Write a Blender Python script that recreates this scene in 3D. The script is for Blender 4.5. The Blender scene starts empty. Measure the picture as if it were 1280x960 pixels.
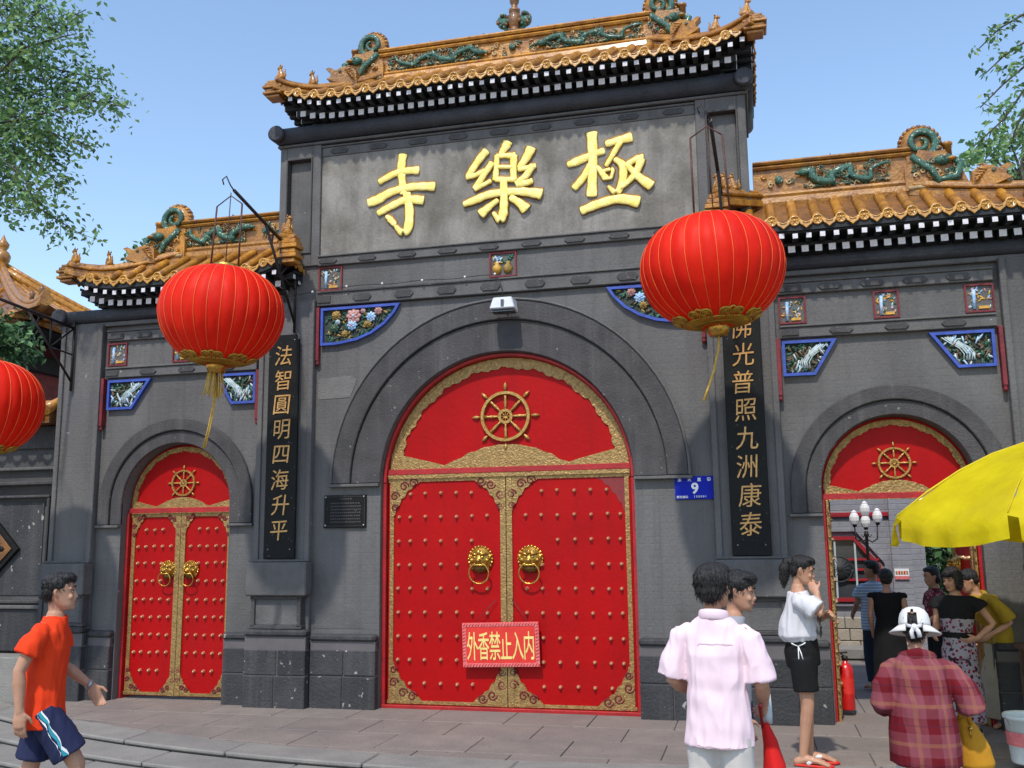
import bpy, bmesh, math, random
from mathutils import Vector, Matrix, Euler, noise as mnoise
R = math.radians
random.seed(7)
C = bpy.context.scene.collection
scene = bpy.context.scene

# ---------------------------------------------------------------- camera, sky, sun, exposure
cam_d = bpy.data.cameras.new('camera'); cam = bpy.data.objects.new('camera', cam_d); C.objects.link(cam)
CAMP = Vector((2.3456, -8.9766, 1.5498)); YAW, PIT, ROL = 0.2453, 0.1597, -0.0116
F_ = Vector((-math.sin(YAW)*math.cos(PIT), math.cos(YAW)*math.cos(PIT), math.sin(PIT)))
R_ = Vector((math.cos(YAW), math.sin(YAW), 0)); U_ = R_.cross(F_)
R2 = R_*math.cos(ROL) + U_*math.sin(ROL); U2 = -R_*math.sin(ROL) + U_*math.cos(ROL)
cam.matrix_world = Matrix(((R2.x, U2.x, -F_.x, CAMP.x), (R2.y, U2.y, -F_.y, CAMP.y), (R2.z, U2.z, -F_.z, CAMP.z), (0, 0, 0, 1)))
cam_d.sensor_width = 36; cam_d.lens = 33.75; cam_d.clip_end = 3000
scene.camera = cam
SUN_EL, SUN_AZ = R(56), R(186)          # azimuth measured from +y towards +x (the sun stands in front of the facade)
world = bpy.data.worlds.new('World'); scene.world = world; world.use_nodes = True
wn = world.node_tree; bgn = wn.nodes['Background']
sky = wn.nodes.new('ShaderNodeTexSky'); sky.sky_type = 'NISHITA'; sky.sun_disc = False
sky.sun_elevation = SUN_EL; sky.sun_rotation = SUN_AZ
sky.air_density = 1.25; sky.dust_density = .6; sky.ozone_density = 2.2
wn.links.new(sky.outputs[0], bgn.inputs[0]); bgn.inputs[1].default_value = 0.15
sun_d = bpy.data.lights.new('sun', 'SUN'); sun = bpy.data.objects.new('sun', sun_d); C.objects.link(sun)
sun_d.energy = 2.3; sun_d.angle = R(2.0); sun_d.color = (1.0, 0.95, 0.87)
sdir = Vector((math.sin(SUN_AZ)*math.cos(SUN_EL), math.cos(SUN_AZ)*math.cos(SUN_EL), math.sin(SUN_EL)))
sun.rotation_euler = sdir.to_track_quat('Z', 'Y').to_euler(); sun.location = (0, -20, 30)
scene.view_settings.view_transform = 'Standard'; scene.view_settings.look = 'None'
scene.view_settings.gamma = 1; scene.view_settings.exposure = 0.66

# ---------------------------------------------------------------- helpers
WM = {}
def put(o, parent):
    if parent is not None:
        o.parent = parent; o.matrix_parent_inverse = WM[parent].inverted()
    WM[o] = Matrix.Translation(o.location)
def thing(name, label, cat, loc=(0, 0, 0), rz=0, group=None):
    o = bpy.data.objects.new(name, None); C.objects.link(o); o.empty_display_size = .2
    o.location = loc; o.rotation_euler = (0, 0, rz)
    WM[o] = Matrix.Translation(Vector(loc)) @ Matrix.Rotation(rz, 4, 'Z')
    o['label'] = label; o['category'] = cat
    if group: o['group'] = group
    return o
def tag(o, label, cat, group=None):
    o['label'] = label; o['category'] = cat
    if group: o['group'] = group
    return o
def kind(o, k): o['kind'] = k; return o
def inst(name, mesh, parent, loc=(0, 0, 0), rot=(0, 0, 0), scale=(1, 1, 1), local=False):
    o = bpy.data.objects.new(name, mesh); C.objects.link(o)
    o.location = loc; o.rotation_euler = rot; o.scale = scale
    if local:
        o.parent = parent; WM[o] = WM[parent] @ Matrix.Translation(Vector(loc))
    else: put(o, parent)
    return o
class MB:
    def __init__(s): s.v = []; s.f = []; s.m = []; s.s = []
    def add(s, vs, fs, mi=0, smooth=False):
        b = len(s.v); s.v += [tuple(p) for p in vs]
        for f in fs: s.f.append([i+b for i in f]); s.m.append(mi); s.s.append(smooth)
    def box(s, x0, x1, y0, y1, z0, z1, mi=0):
        s.add([(x, y, z) for x in (x0, x1) for y in (y0, y1) for z in (z0, z1)],
              [(0,1,3,2), (4,6,7,5), (0,4,5,1), (2,3,7,6), (0,2,6,4), (1,5,7,3)], mi)
    def prism(s, poly, y0, y1, mi=0, mi_side=None):
        n = len(poly); vs = [(p[0], y0, p[1]) for p in poly] + [(p[0], y1, p[1]) for p in poly]
        s.add(vs, [list(range(n)), list(range(2*n-1, n-1, -1))], mi)
        b = len(s.v)-2*n
        for i in range(n):
            j = (i+1) % n; s.f.append([b+i, b+n+i, b+n+j, b+j]); s.m.append(mi if mi_side is None else mi_side); s.s.append(False)
    def slab(s, poly, z0, z1, mi=0):           # polygon in xy
        n = len(poly); b = len(s.v)
        s.v += [(p[0], p[1], z0) for p in poly] + [(p[0], p[1], z1) for p in poly]
        fs = [list(range(n)), list(range(2*n-1, n-1, -1))] + [[i, n+i, n+(i+1) % n, (i+1) % n] for i in range(n)]
        for f in fs: s.f.append([i+b for i in f]); s.m.append(mi); s.s.append(False)
    def tube(s, pts, rad, n=8, mi=0, up=None, flat=1.0, caps=True, smooth=True, round_=False):
        pts = [Vector(p) for p in pts]
        if not hasattr(rad, '__len__'): rad = [rad]*len(pts)
        rr = [r if hasattr(r, '__len__') else (r, r*flat) for r in rad]
        if round_:                              # hemispherical ends
            def ext(p, q, r):
                d = (p-q).normalized(); a = []
                for t in (R(30), R(60), R(82)): a.append((p+d*math.sin(t)*min(r), (r[0]*math.cos(t), r[1]*math.cos(t))))
                return a
            A = ext(pts[0], pts[1], rr[0]); B = ext(pts[-1], pts[-2], rr[-1])
            pts = [a[0] for a in reversed(A)] + pts + [a[0] for a in B]
            rr = [a[1] for a in reversed(A)] + rr + [a[1] for a in B]
        b = len(s.v); m = len(pts); prev = None
        for i, p in enumerate(pts):
            t = (pts[min(i+1, m-1)] - pts[max(i-1, 0)])
            t = t.normalized() if t.length > 1e-9 else Vector((0, 0, 1))
            ref = Vector(up) if up is not None else (prev if prev is not None else (Vector((0, 0, 1)) if abs(t.z) < .9 else Vector((1, 0, 0))))
            side = ref - t*ref.dot(t)
            if side.length < 1e-4: side = Vector((1, 0, 0)) - t*t.x
            side.normalize(); prev = side; w = t.cross(side)
            for k in range(n):
                a = 2*math.pi*k/n
                s.v.append(tuple(p + side*math.cos(a)*rr[i][0] + w*math.sin(a)*rr[i][1]))
        for i in range(m-1):
            for k in range(n):
                s.f.append([b+i*n+k, b+i*n+(k+1) % n, b+(i+1)*n+(k+1) % n, b+(i+1)*n+k]); s.m.append(mi); s.s.append(smooth)
        if caps:
            s.f.append([b+k for k in range(n)][::-1]); s.m.append(mi); s.s.append(False)
            s.f.append([b+(m-1)*n+k for k in range(n)]); s.m.append(mi); s.s.append(False)
    def lathe(s, prof, c=(0, 0, 0), n=16, mi=0, axis='z', smooth=True, caps=True):
        b = len(s.v); c = Vector(c)
        for r, h in prof:
            for k in range(n):
                a = 2*math.pi*k/n; x, y = r*math.cos(a), r*math.sin(a)
                s.v.append(tuple(c + (Vector((x, y, h)) if axis == 'z' else Vector((x, -h, y)))))
        m = len(prof)
        for i in range(m-1):
            for k in range(n):
                s.f.append([b+i*n+k, b+i*n+(k+1) % n, b+(i+1)*n+(k+1) % n, b+(i+1)*n+k]); s.m.append(mi); s.s.append(smooth)
        if caps:
            s.f.append([b+k for k in range(n)][::-1]); s.m.append(mi); s.s.append(False)
            s.f.append([b+(m-1)*n+k for k in range(n)]); s.m.append(mi); s.s.append(False)
    def ball(s, c, r, mi=0, n=10, m=6, rot=None):
        if not hasattr(r, '__len__'): r = (r, r, r)
        b = len(s.v); c = Vector(c); M = rot if rot is not None else Matrix.Identity(3)
        for i in range(1, m):
            t = math.pi*i/m
            for k in range(n):
                a = 2*math.pi*k/n
                s.v.append(tuple(c + M @ Vector((r[0]*math.sin(t)*math.cos(a), r[1]*math.sin(t)*math.sin(a), r[2]*math.cos(t)))))
        s.v.append(tuple(c + M @ Vector((0, 0, r[2])))); s.v.append(tuple(c + M @ Vector((0, 0, -r[2]))))
        T = b+(m-1)*n; fs = []
        for k in range(n):
            fs.append([T, b+k, b+(k+1) % n]); fs.append([T+1, b+(m-2)*n+(k+1) % n, b+(m-2)*n+k])
        for i in range(m-2):
            for k in range(n): fs.append([b+i*n+k, b+(i+1)*n+k, b+(i+1)*n+(k+1) % n, b+i*n+(k+1) % n])
        for f in fs: s.f.append(f); s.m.append(mi); s.s.append(True)
    def sweep(s, path, prof, mi=0, closed=False, up=(0, 0, 1), smooth=False):  # profile (side, up) swept along the path
        path = [Vector(p) for p in path]; b = len(s.v); m = len(path); n = len(prof)
        for i, p in enumerate(path):
            if closed: t = path[(i+1) % m]-path[i-1]
            else: t = path[min(i+1, m-1)]-path[max(i-1, 0)]
            t.normalize(); u = Vector(up); side = t.cross(u).normalized(); u2 = side.cross(t)
            for a, h in prof: s.v.append(tuple(p + side*a + u2*h))
        for i in range(m if closed else m-1):
            j = (i+1) % m
            for k in range(n):
                s.f.append([b+i*n+k, b+i*n+(k+1) % n, b+j*n+(k+1) % n, b+j*n+k]); s.m.append(mi); s.s.append(smooth)
        if not closed:
            s.f.append([b+k for k in range(n)]); s.m.append(mi); s.s.append(False)
            s.f.append([b+(m-1)*n+k for k in range(n)][::-1]); s.m.append(mi); s.s.append(False)
    def mesh(s, name, mats, bevel=0, weld=False):
        me = bpy.data.meshes.new(name); me.from_pydata(s.v, [], s.f)
        for m_ in (mats if isinstance(mats, (list, tuple)) else [mats]): me.materials.append(m_)
        me.polygons.foreach_set('material_index', s.m); me.polygons.foreach_set('use_smooth', s.s)
        bm = bmesh.new(); bm.from_mesh(me)
        if weld: bmesh.ops.remove_doubles(bm, verts=bm.verts, dist=1e-4)
        bmesh.ops.recalc_face_normals(bm, faces=bm.faces)
        if bevel:
            ed = [e for e in bm.edges if e.is_manifold and e.calc_face_angle(0) > R(35)]
            bmesh.ops.bevel(bm, geom=ed, offset=bevel, segments=1, affect='EDGES', clamp_overlap=True)
        bm.to_mesh(me); bm.free(); return me
    def build(s, name, mats, parent=None, bevel=0, loc=(0, 0, 0), local=False):
        return inst(name, s.mesh(name, mats, bevel), parent, loc, local=local)
def arc(cx, cz, r, a0, a1, n=24):
    return [(cx+r*math.cos(R(a0+(a1-a0)*i/n)), cz+r*math.sin(R(a0+(a1-a0)*i/n))) for i in range(n+1)]
def boxobj(name, mat, parent, *b, bevel=.006):
    m = MB(); m.box(*b); return m.build(name, mat, parent, bevel=bevel)

# ---------------------------------------------------------------- materials
MATS = {}
def pm(name, c1, c2=None, scale=3.0, rough=.7, metal=0.0, bump=0.0, bscale=40.0, rnd=0.0, coat=0.0, detail=6, lo=.35, hi=.65,
       stretch=None, flecks=None, spec=.5, trans=0.0, c3=None, scale3=.8, courses=None, sheen=0, streak=None):
    m = bpy.data.materials.new(name); m.use_nodes = True; nt = m.node_tree; N = nt.nodes; L = nt.links
    bs = N['Principled BSDF']; bs.inputs['Roughness'].default_value = rough; bs.inputs['Metallic'].default_value = metal
    bs.inputs['Specular IOR Level'].default_value = spec; bs.inputs['Coat Weight'].default_value = coat; bs.inputs['Coat Roughness'].default_value = .15
    if sheen: bs.inputs['Sheen Weight'].default_value = sheen
    tc = N.new('ShaderNodeTexCoord'); src = tc.outputs['Object']
    if stretch:
        mp = N.new('ShaderNodeMapping'); mp.inputs['Scale'].default_value = stretch; L.new(src, mp.inputs[0]); vec = mp.outputs[0]
    else: vec = src
    c2 = c2 or tuple(x*.75 for x in c1)
    no = N.new('ShaderNodeTexNoise'); no.inputs['Scale'].default_value = scale; no.inputs['Detail'].default_value = detail; no.inputs['Roughness'].default_value = .65
    L.new(vec, no.inputs['Vector'])
    mr = N.new('ShaderNodeMapRange'); mr.inputs[1].default_value = lo; mr.inputs[2].default_value = hi; L.new(no.outputs[0], mr.inputs[0])
    mx = N.new('ShaderNodeMix'); mx.data_type = 'RGBA'; L.new(mr.outputs[0], mx.inputs[0])
    mx.inputs[6].default_value = (*c1, 1); mx.inputs[7].default_value = (*c2, 1); out = mx.outputs[2]
    def mixin(fac, colr, prev):
        q = N.new('ShaderNodeMix'); q.data_type = 'RGBA'; L.new(fac, q.inputs[0]); L.new(prev, q.inputs[6]); q.inputs[7].default_value = (*colr, 1); return q.outputs[2]
    if c3:
        n3 = N.new('ShaderNodeTexNoise'); n3.inputs['Scale'].default_value = scale3; n3.inputs['Detail'].default_value = 4; L.new(src, n3.inputs['Vector'])
        r3 = N.new('ShaderNodeMapRange'); r3.inputs[1].default_value = .5; r3.inputs[2].default_value = .72; r3.inputs[4].default_value = .8; L.new(n3.outputs[0], r3.inputs[0])
        out = mixin(r3.outputs[0], c3, out)
    if streak:                                  # (colour, amount): rain streaks running down the face
        mps = N.new('ShaderNodeMapping'); mps.inputs['Scale'].default_value = (9, 9, .45); L.new(src, mps.inputs[0])
        ns = N.new('ShaderNodeTexNoise'); ns.inputs['Scale'].default_value = 1.0; ns.inputs['Detail'].default_value = 7; ns.inputs['Roughness'].default_value = .7; L.new(mps.outputs[0], ns.inputs['Vector'])
        rs = N.new('ShaderNodeMapRange'); rs.inputs[1].default_value = .5; rs.inputs[2].default_value = .75; rs.inputs[4].default_value = streak[1]; L.new(ns.outputs[0], rs.inputs[0]); out = mixin(rs.outputs[0], streak[0], out)
    if flecks:                                  # (colour, scale, threshold)
        n4 = N.new('ShaderNodeTexNoise'); n4.inputs['Scale'].default_value = flecks[1]; n4.inputs['Detail'].default_value = 3; L.new(src, n4.inputs['Vector'])
        r4 = N.new('ShaderNodeMapRange'); r4.inputs[1].default_value = flecks[2]; r4.inputs[2].default_value = flecks[2]+.03; L.new(n4.outputs[0], r4.inputs[0])
        out = mixin(r4.outputs[0], flecks[0], out)
    hgt = None
    if courses:                                 # faint painted-over brick courses: (course height, depth)
        br = N.new('ShaderNodeTexBrick'); br.inputs['Scale'].default_value = 1.0
        br.inputs['Brick Width'].default_value = courses[0]*4; br.inputs['Row Height'].default_value = courses[0]; br.inputs['Mortar Size'].default_value = courses[0]*.09; br.inputs['Mortar Smooth'].default_value = .6
        br.inputs['Color1'].default_value = br.inputs['Color2'].default_value = (1, 1, 1, 1); br.inputs['Mortar'].default_value = (0, 0, 0, 1)
        sp = N.new('ShaderNodeSeparateXYZ'); L.new(src, sp.inputs[0]); cb = N.new('ShaderNodeCombineXYZ'); L.new(sp.outputs[0], cb.inputs[0]); L.new(sp.outputs[2], cb.inputs[1])
        L.new(cb.outputs[0], br.inputs['Vector']); hgt = br.outputs['Color']
    if rnd:
        oi = N.new('ShaderNodeObjectInfo'); rm = N.new('ShaderNodeMapRange'); rm.inputs[3].default_value = 1-rnd; rm.inputs[4].default_value = 1+rnd; L.new(oi.outputs['Random'], rm.inputs[0])
        hs = N.new('ShaderNodeHueSaturation'); L.new(rm.outputs[0], hs.inputs['Value']); L.new(out, hs.inputs['Color']); out = hs.outputs[0]
    L.new(out, bs.inputs['Base Color'])
    rv = N.new('ShaderNodeMapRange'); rv.inputs[3].default_value = max(rough-.1, .05); rv.inputs[4].default_value = min(rough+.12, 1); L.new(no.outputs[0], rv.inputs[0]); L.new(rv.outputs[0], bs.inputs['Roughness'])
    if bump or hgt:
        nb = N.new('ShaderNodeTexNoise'); nb.inputs['Scale'].default_value = bscale; nb.inputs['Detail'].default_value = 8; L.new(vec, nb.inputs['Vector'])
        bp = N.new('ShaderNodeBump'); bp.inputs['Strength'].default_value = min(bump, 1); bp.inputs['Distance'].default_value = .02
        L.new(nb.outputs[0], bp.inputs['Height']); last = bp
        if hgt:
            b2 = N.new('ShaderNodeBump'); b2.inputs['Strength'].default_value = courses[1]; b2.inputs['Distance'].default_value = .006; L.new(hgt, b2.inputs['Height']); L.new(bp.outputs[0], b2.inputs['Normal']); last = b2
        L.new(last.outputs[0], bs.inputs['Normal'])
    if trans:
        tr = N.new('ShaderNodeBsdfTranslucent'); L.new(out, tr.inputs[0]); ms = N.new('ShaderNodeMixShader'); ms.inputs[0].default_value = trans
        L.new(bs.outputs[0], ms.inputs[1]); L.new(tr.outputs[0], ms.inputs[2]); L.new(ms.outputs[0], N['Material Output'].inputs[0])
    MATS[name] = m; return m
M = MATS
pm('wall_grey', (.134,.128,.124), (.104,.099,.097), 1.9, .85, bump=.45, bscale=55, stretch=(1, 1, .45), flecks=((.36,.35,.34), 9, .75), c3=(.072,.068,.066), scale3=1.0, streak=((.062,.059,.058), .6), courses=(.062, .24), lo=.3, hi=.7)
pm('trim_grey', (.122,.116,.112), (.088,.084,.082), 3.5, .8, bump=.35, bscale=60, flecks=((.38,.37,.35), 13, .735), streak=((.05,.047,.045), .6))
pm('ring_dark', (.062,.057,.058), (.040,.037,.038), 3, .8, bump=.4, bscale=50, flecks=((.18,.17,.16), 22, .70), streak=((.11,.105,.10), .55))
pm('dado_dark', (.042,.041,.044), (.026,.026,.029), 2.6, .8, bump=.5, bscale=40, flecks=((.30,.28,.26), 15, .685), rnd=.14, streak=((.085,.08,.072), .6))
pm('flank_grey_shaded', (.085,.082,.080), (.060,.058,.057), 2.2, .85, bump=.4, bscale=50, c3=(.045,.044,.046), scale3=1.2)  # darker wall grey: the flank's partial shade is put into the colour
pm('patch_grey', (.165,.158,.15), (.13,.125,.12), 6, .9, bump=.4, bscale=40)
pm('board_stone', (.265,.243,.215), (.150,.137,.120), 3.6, .85, bump=.4, bscale=50, c3=(.095,.083,.058), scale3=1.5, stretch=(1, 1, .6), lo=.38, hi=.62, streak=((.10,.092,.078), .6), flecks=((.34,.33,.30), 16, .72))
pm('roll_dark', (.040,.042,.052), (.024,.025,.032), 5, .7, bump=.4, bscale=40)
pm('amber', (.47,.205,.013), (.22,.078,.007), 9, .42, bump=.45, bscale=45, rnd=.20, coat=.35, flecks=((.14,.06,.015), 16, .68))
pm('amber_light', (.56,.29,.030), (.36,.15,.013), 12, .3, bump=.3, bscale=60, rnd=.12, coat=.4)
pm('amber_dark', (.24,.09,.012), (.10,.04,.010), 9, .45, bump=.5, bscale=50, coat=.3)
pm('green_glaze', (.040,.155,.100), (.020,.075,.060), 22, .42, bump=.8, bscale=90, coat=.25, flecks=((.34,.42,.30), 30, .62))
pm('cream_glaze', (.50,.40,.22), (.36,.22,.08), 14, .4, bump=.3)
pm('eave_dark', (.012,.014,.016), (.006,.008,.010), 8, .7, bump=.2)
pm('rafter_white', (.74,.72,.74), (.55,.52,.55), 30, .7)
pm('red_paint', (.40,.001,.002), (.30,.001,.002), 1.6, .5, bump=.12, bscale=22, spec=.16, lo=.3, hi=.75, c3=(.37,.003,.003), streak=((.27,.003,.004), .7), scale3=1.2)
pm('red_frame', (.42,.008,.010), (.26,.006,.008), 5, .5, bump=.2)
pm('maroon', (.20,.012,.018), (.11,.008,.012), 6, .6, bump=.2)
pm('gold_trim', (.42,.265,.095), (.25,.15,.05), 26, .40, metal=.5, bump=.6, bscale=55)
pm('gold_wheel', (.50,.30,.08), (.34,.18,.045), 30, .35, metal=.5, bump=.4, bscale=60)
pm('gold_leaf', (.98,.86,.32), (.93,.70,.12), 20, .38, metal=.0, bump=.35, bscale=50)
pm('gold_edge_shade', (.36,.17,.02), (.24,.10,.015), 20, .6)
pm('brass', (.62,.38,.08), (.42,.22,.04), 18, .25, metal=.85, bump=.3)
pm('brass_dark', (.22,.12,.03), (.12,.06,.02), 18, .4, metal=.7)
pm('stud', (.78,.50,.30), (.60,.34,.18), 20, .25, metal=.6)
pm('spiral_red', (.17,.012,.010), (.10,.01,.01), 10, .6)
pm('ghost_grey', (.24,.022,.026), (.17,.03,.03), 30, .8)
pm('black_board', (.007,.007,.007), (.012,.012,.011), 6, .6, spec=.18, bump=.15, flecks=((.10,.10,.09), 40, .70))
pm('board_gold', (.62,.36,.13), (.44,.22,.06), 30, .4, metal=.25)
pm('black_metal', (.012,.012,.013), (.03,.02,.016), 20, .5, metal=.3, bump=.3)
pm('rust_metal', (.10,.035,.022), (.05,.02,.015), 20, .6, metal=.2)
pm('blue_paint', (.040,.090,.42), (.025,.055,.28), 8, .6, bump=.2)
pm('relief_green', (.045,.15,.09), (.02,.08,.05), 30, .6, bump=.3, rnd=.2)
pm('relief_dark', (.05,.06,.045), (.02,.03,.02), 20, .8, bump=.5)
pm('relief_ochre', (.42,.26,.05), (.2,.12,.03), 20, .6)
pm('relief_pink', (.62,.36,.33), (.40,.16,.15), 20, .6)
pm('relief_blue', (.14,.34,.62), (.50,.60,.70), 24, .6)
pm('relief_white', (.55,.62,.62), (.30,.40,.42), 24, .6)
pm('relief_brown', (.16,.10,.06), (.09,.07,.04), 20, .7, bump=.5)
pm('relief_gold', (.66,.40,.05), (.45,.20,.03), 24, .4)
pm('white_print', (.80,.80,.80), (.70,.70,.70), 10, .6)
pm('number_blue', (.006,.018,.36), (.005,.015,.30), 6, .6, spec=.15)
pm('notice_red', (.70,.030,.018), (.58,.02,.012), 5, .5, bump=.1)
pm('notice_pink', (.68,.20,.20), (.55,.10,.10), 40, .6)
pm('notice_yellow', (.82,.68,.24), (.70,.52,.14), 20, .6)
pm('lantern_red', (.86,.022,.004), (.72,.012,.003), 5, .55, bump=.25, bscale=14, trans=.28, spec=.2, stretch=(1, 1, .25))
pm('lantern_rib', (.82,.18,.03), (.75,.12,.02), 8, .5)
pm('lantern_gold', (.50,.30,.03), (.34,.17,.02), 20, .35, metal=.4)
pm('tassel', (.68,.45,.09), (.50,.30,.05), 30, .6)
pm('pave', (.225,.186,.160), (.160,.136,.122), 2.2, .85, bump=.5, bscale=60, rnd=.06, c3=(.215,.172,.150), scale3=1.1, flecks=((.09,.08,.08), 26, .68))
pm('step', (.235,.220,.198), (.180,.170,.156), 3, .85, bump=.4, bscale=60, rnd=.06)
pm('street', (.20,.195,.195), (.15,.147,.150), 2, .9, bump=.4, bscale=70)
pm('joint_dark', (.125,.110,.112), (.10,.09,.092), 5, .95)
pm('court_brick', (.27,.265,.285), (.22,.215,.235), 4, .85, bump=.3, courses=(.075, .9), rnd=0)
pm('beige_stone', (.40,.35,.28), (.30,.25,.19), 4, .85, bump=.4, rnd=.08)
pm('window_red', (.36,.012,.020), (.26,.01,.015), 6, .5)
pm('window_glass', (.03,.035,.04), (.06,.065,.07), 4, .12, spec=.8)
pm('sash_grey', (.50,.55,.55), (.4,.45,.45), 10, .5)
pm('globe', (.85,.84,.82), (.74,.72,.72), 6, .35)
pm('leaf', (.18,.34,.13), (.11,.24,.08), 5, .55, rnd=.1, trans=.30)
pm('leaf_light', (.25,.38,.12), (.15,.26,.09), 5, .5, trans=.35)
pm('leaf_dark', (.050,.12,.040), (.025,.06,.022), 5, .6, trans=.2)
pm('bark', (.10,.08,.06), (.05,.04,.03), 12, .9, bump=.8, stretch=(1, 1, .2))
pm('umbrella', (.80,.66,.010), (.66,.52,.006), 3.5, .7, bump=.5, bscale=9, trans=.40, spec=.2, c3=(.60,.46,.02), scale3=2.2)
pm('umbrella_seam', (.62,.48,.006), (.5,.38,.005), 10, .7)
pm('steel', (.45,.45,.46), (.3,.3,.3), 10, .35, metal=.8)
pm('ext_red', (.62,.012,.012), (.5,.01,.01), 5, .3, coat=.5)
pm('rubber', (.02,.02,.02), (.03,.03,.03), 10, .6)
pm('bucket_white', (.62,.68,.68), (.5,.56,.56), 8, .45)
pm('wood_dark', (.10,.05,.03), (.05,.025,.015), 8, .7, bump=.4)
pm('floodlight', (.62,.64,.66), (.5,.5,.52), 10, .4)
# ---------------------------------------------------------------- ground, platform, steps
g = MB(); g.box(-400, 400, -60, 400, -.9, -.18); kind(g.build('ground', M['street']), 'structure')
ACX, ACY, AR = .4, 9.2, 11.4                       # the platform's front edge is a shallow arc
def lipy(x, r=AR): return ACY-math.sqrt(max(r*r-(x-ACX)**2, 0))
def arcband(r0, r1, xa, xb, z0, z1, mb, n=5):
    a = [(xa+(xb-xa)*i/n) for i in range(n+1)]
    mb.slab([(x, lipy(x, r1)) for x in a]+[(x, lipy(x, r0)) for x in reversed(a)], z0, z1)
pl = MB(); pl.slab([(x, lipy(x, AR-.02)) for x in [-8.5+.85*i for i in range(21)]]+[(8.5, 1.3), (-8.5, 1.3)], -.262, -.057)
platform = kind(pl.build('platform', M['joint_dark']), 'structure')
for k, (r0, r1, z0, z1) in enumerate(((AR-.34, AR, -.26, -.045), (AR-.01, AR+.36, -.26, -.090), (AR+.35, AR+.72, -.26, -.135))):
    if k:
        sb = MB(); arcband(r0-.05, r1-.012, -9, 9, -.262, z1-.012, sb, 30); st = kind(sb.build('step', M['joint_dark']), 'structure')
    else: st = platform
    x = -8.6 + .3*k
    while x < 8.6:
        w = random.uniform(1.05, 1.4); mb = MB(); arcband(r0, r1+.012, x+.005, x+w-.005, z1-.034, z1+random.uniform(-.002, .002), mb)
        mb.build('kerb_stone', M['step'], st, bevel=.010); x += w
yrow = [0.62, .05, -.52, -1.09, -1.66, -2.3]
for j in range(len(yrow)-1):
    x = -8.4 + (j % 2)*.37
    while x < 8.4:
        w = .74; ya, yb = yrow[j]-.004, yrow[j+1]+.004; xa, xb = x+.004, x+w-.004
        la, lb = lipy(xa, AR-.345), lipy(xb, AR-.345)
        if min(la, lb) < ya-.03:
            mb = MB(); z = -.045+random.uniform(-.002, .001); pa, pb = min(max(yb, la), ya-.01), min(max(yb, lb), ya-.01)
            mb.slab([(xa, ya), (xb, ya), (xb, pb), (xa, pa)], -.1, z); mb.build('paving_slab', M['pave'], platform, bevel=.004)
        x += w
cy_ = MB(); cy_.box(-9, 14, 1.3, 60, -.5, -.06); court = kind(cy_.build('courtyard_paving', M['joint_dark']), 'structure')
for j in range(6):
    for i in range(6):
        mb = MB(); x0 = 2.6+i*.62; y0 = .64+j*.62; mb.box(x0, x0+.612, y0, y0+.612, -.12, -.045+random.uniform(-.003, .0)); mb.build('paving_slab', M['pave'], court, bevel=.004)
mb = MB(); mb.box(-1.0, 9, 4.36, 9, -.12, -.049); kind(mb.build('courtyard_ground', M['pave']), 'structure')

# ---------------------------------------------------------------- relief carvings
def rosette(mb, x, z, y, r, mi, mc):
    for lay, (rr, n, yo) in enumerate(((r, 8, 0), (r*.62, 6, -.008))):
        for k in range(n):
            a = 2*math.pi*(k+.5*lay)/n
            mb.ball((x+rr*.55*math.cos(a), y+yo, z+rr*.55*math.sin(a)), (rr*.5, .010, rr*.30), mi, 6, 4, Matrix.Rotation(-a, 3, 'Y'))
    mb.ball((x, y-.014, z), (r*.22, .012, r*.22), mc, 6, 4)
def leafb(mb, x, z, y, l, a, mi):
    mb.ball((x, y, z), (l, .009, l*.36), mi, 6, 4, Matrix.Rotation(a, 3, 'Y'))
def inside(p, poly):
    c = False; n = len(poly)
    for i in range(n):
        a, b = poly[i], poly[i-1]
        if (a[1] > p[1]) != (b[1] > p[1]) and p[0] < (b[0]-a[0])*(p[1]-a[1])/(b[1]-a[1])+a[0]: c = not c
    return c
def shrink(poly, k):
    cx = sum(p[0] for p in poly)/len(poly); cz = sum(p[1] for p in poly)/len(poly)
    return [(cx+(p[0]-cx)*k, cz+(p[1]-cz)*k) for p in poly]
RM = [M['relief_dark'], M['relief_green'], M['relief_ochre'], M['relief_pink'], M['relief_blue'], M['relief_white'], M['relief_brown'], M['relief_gold']]
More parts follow.
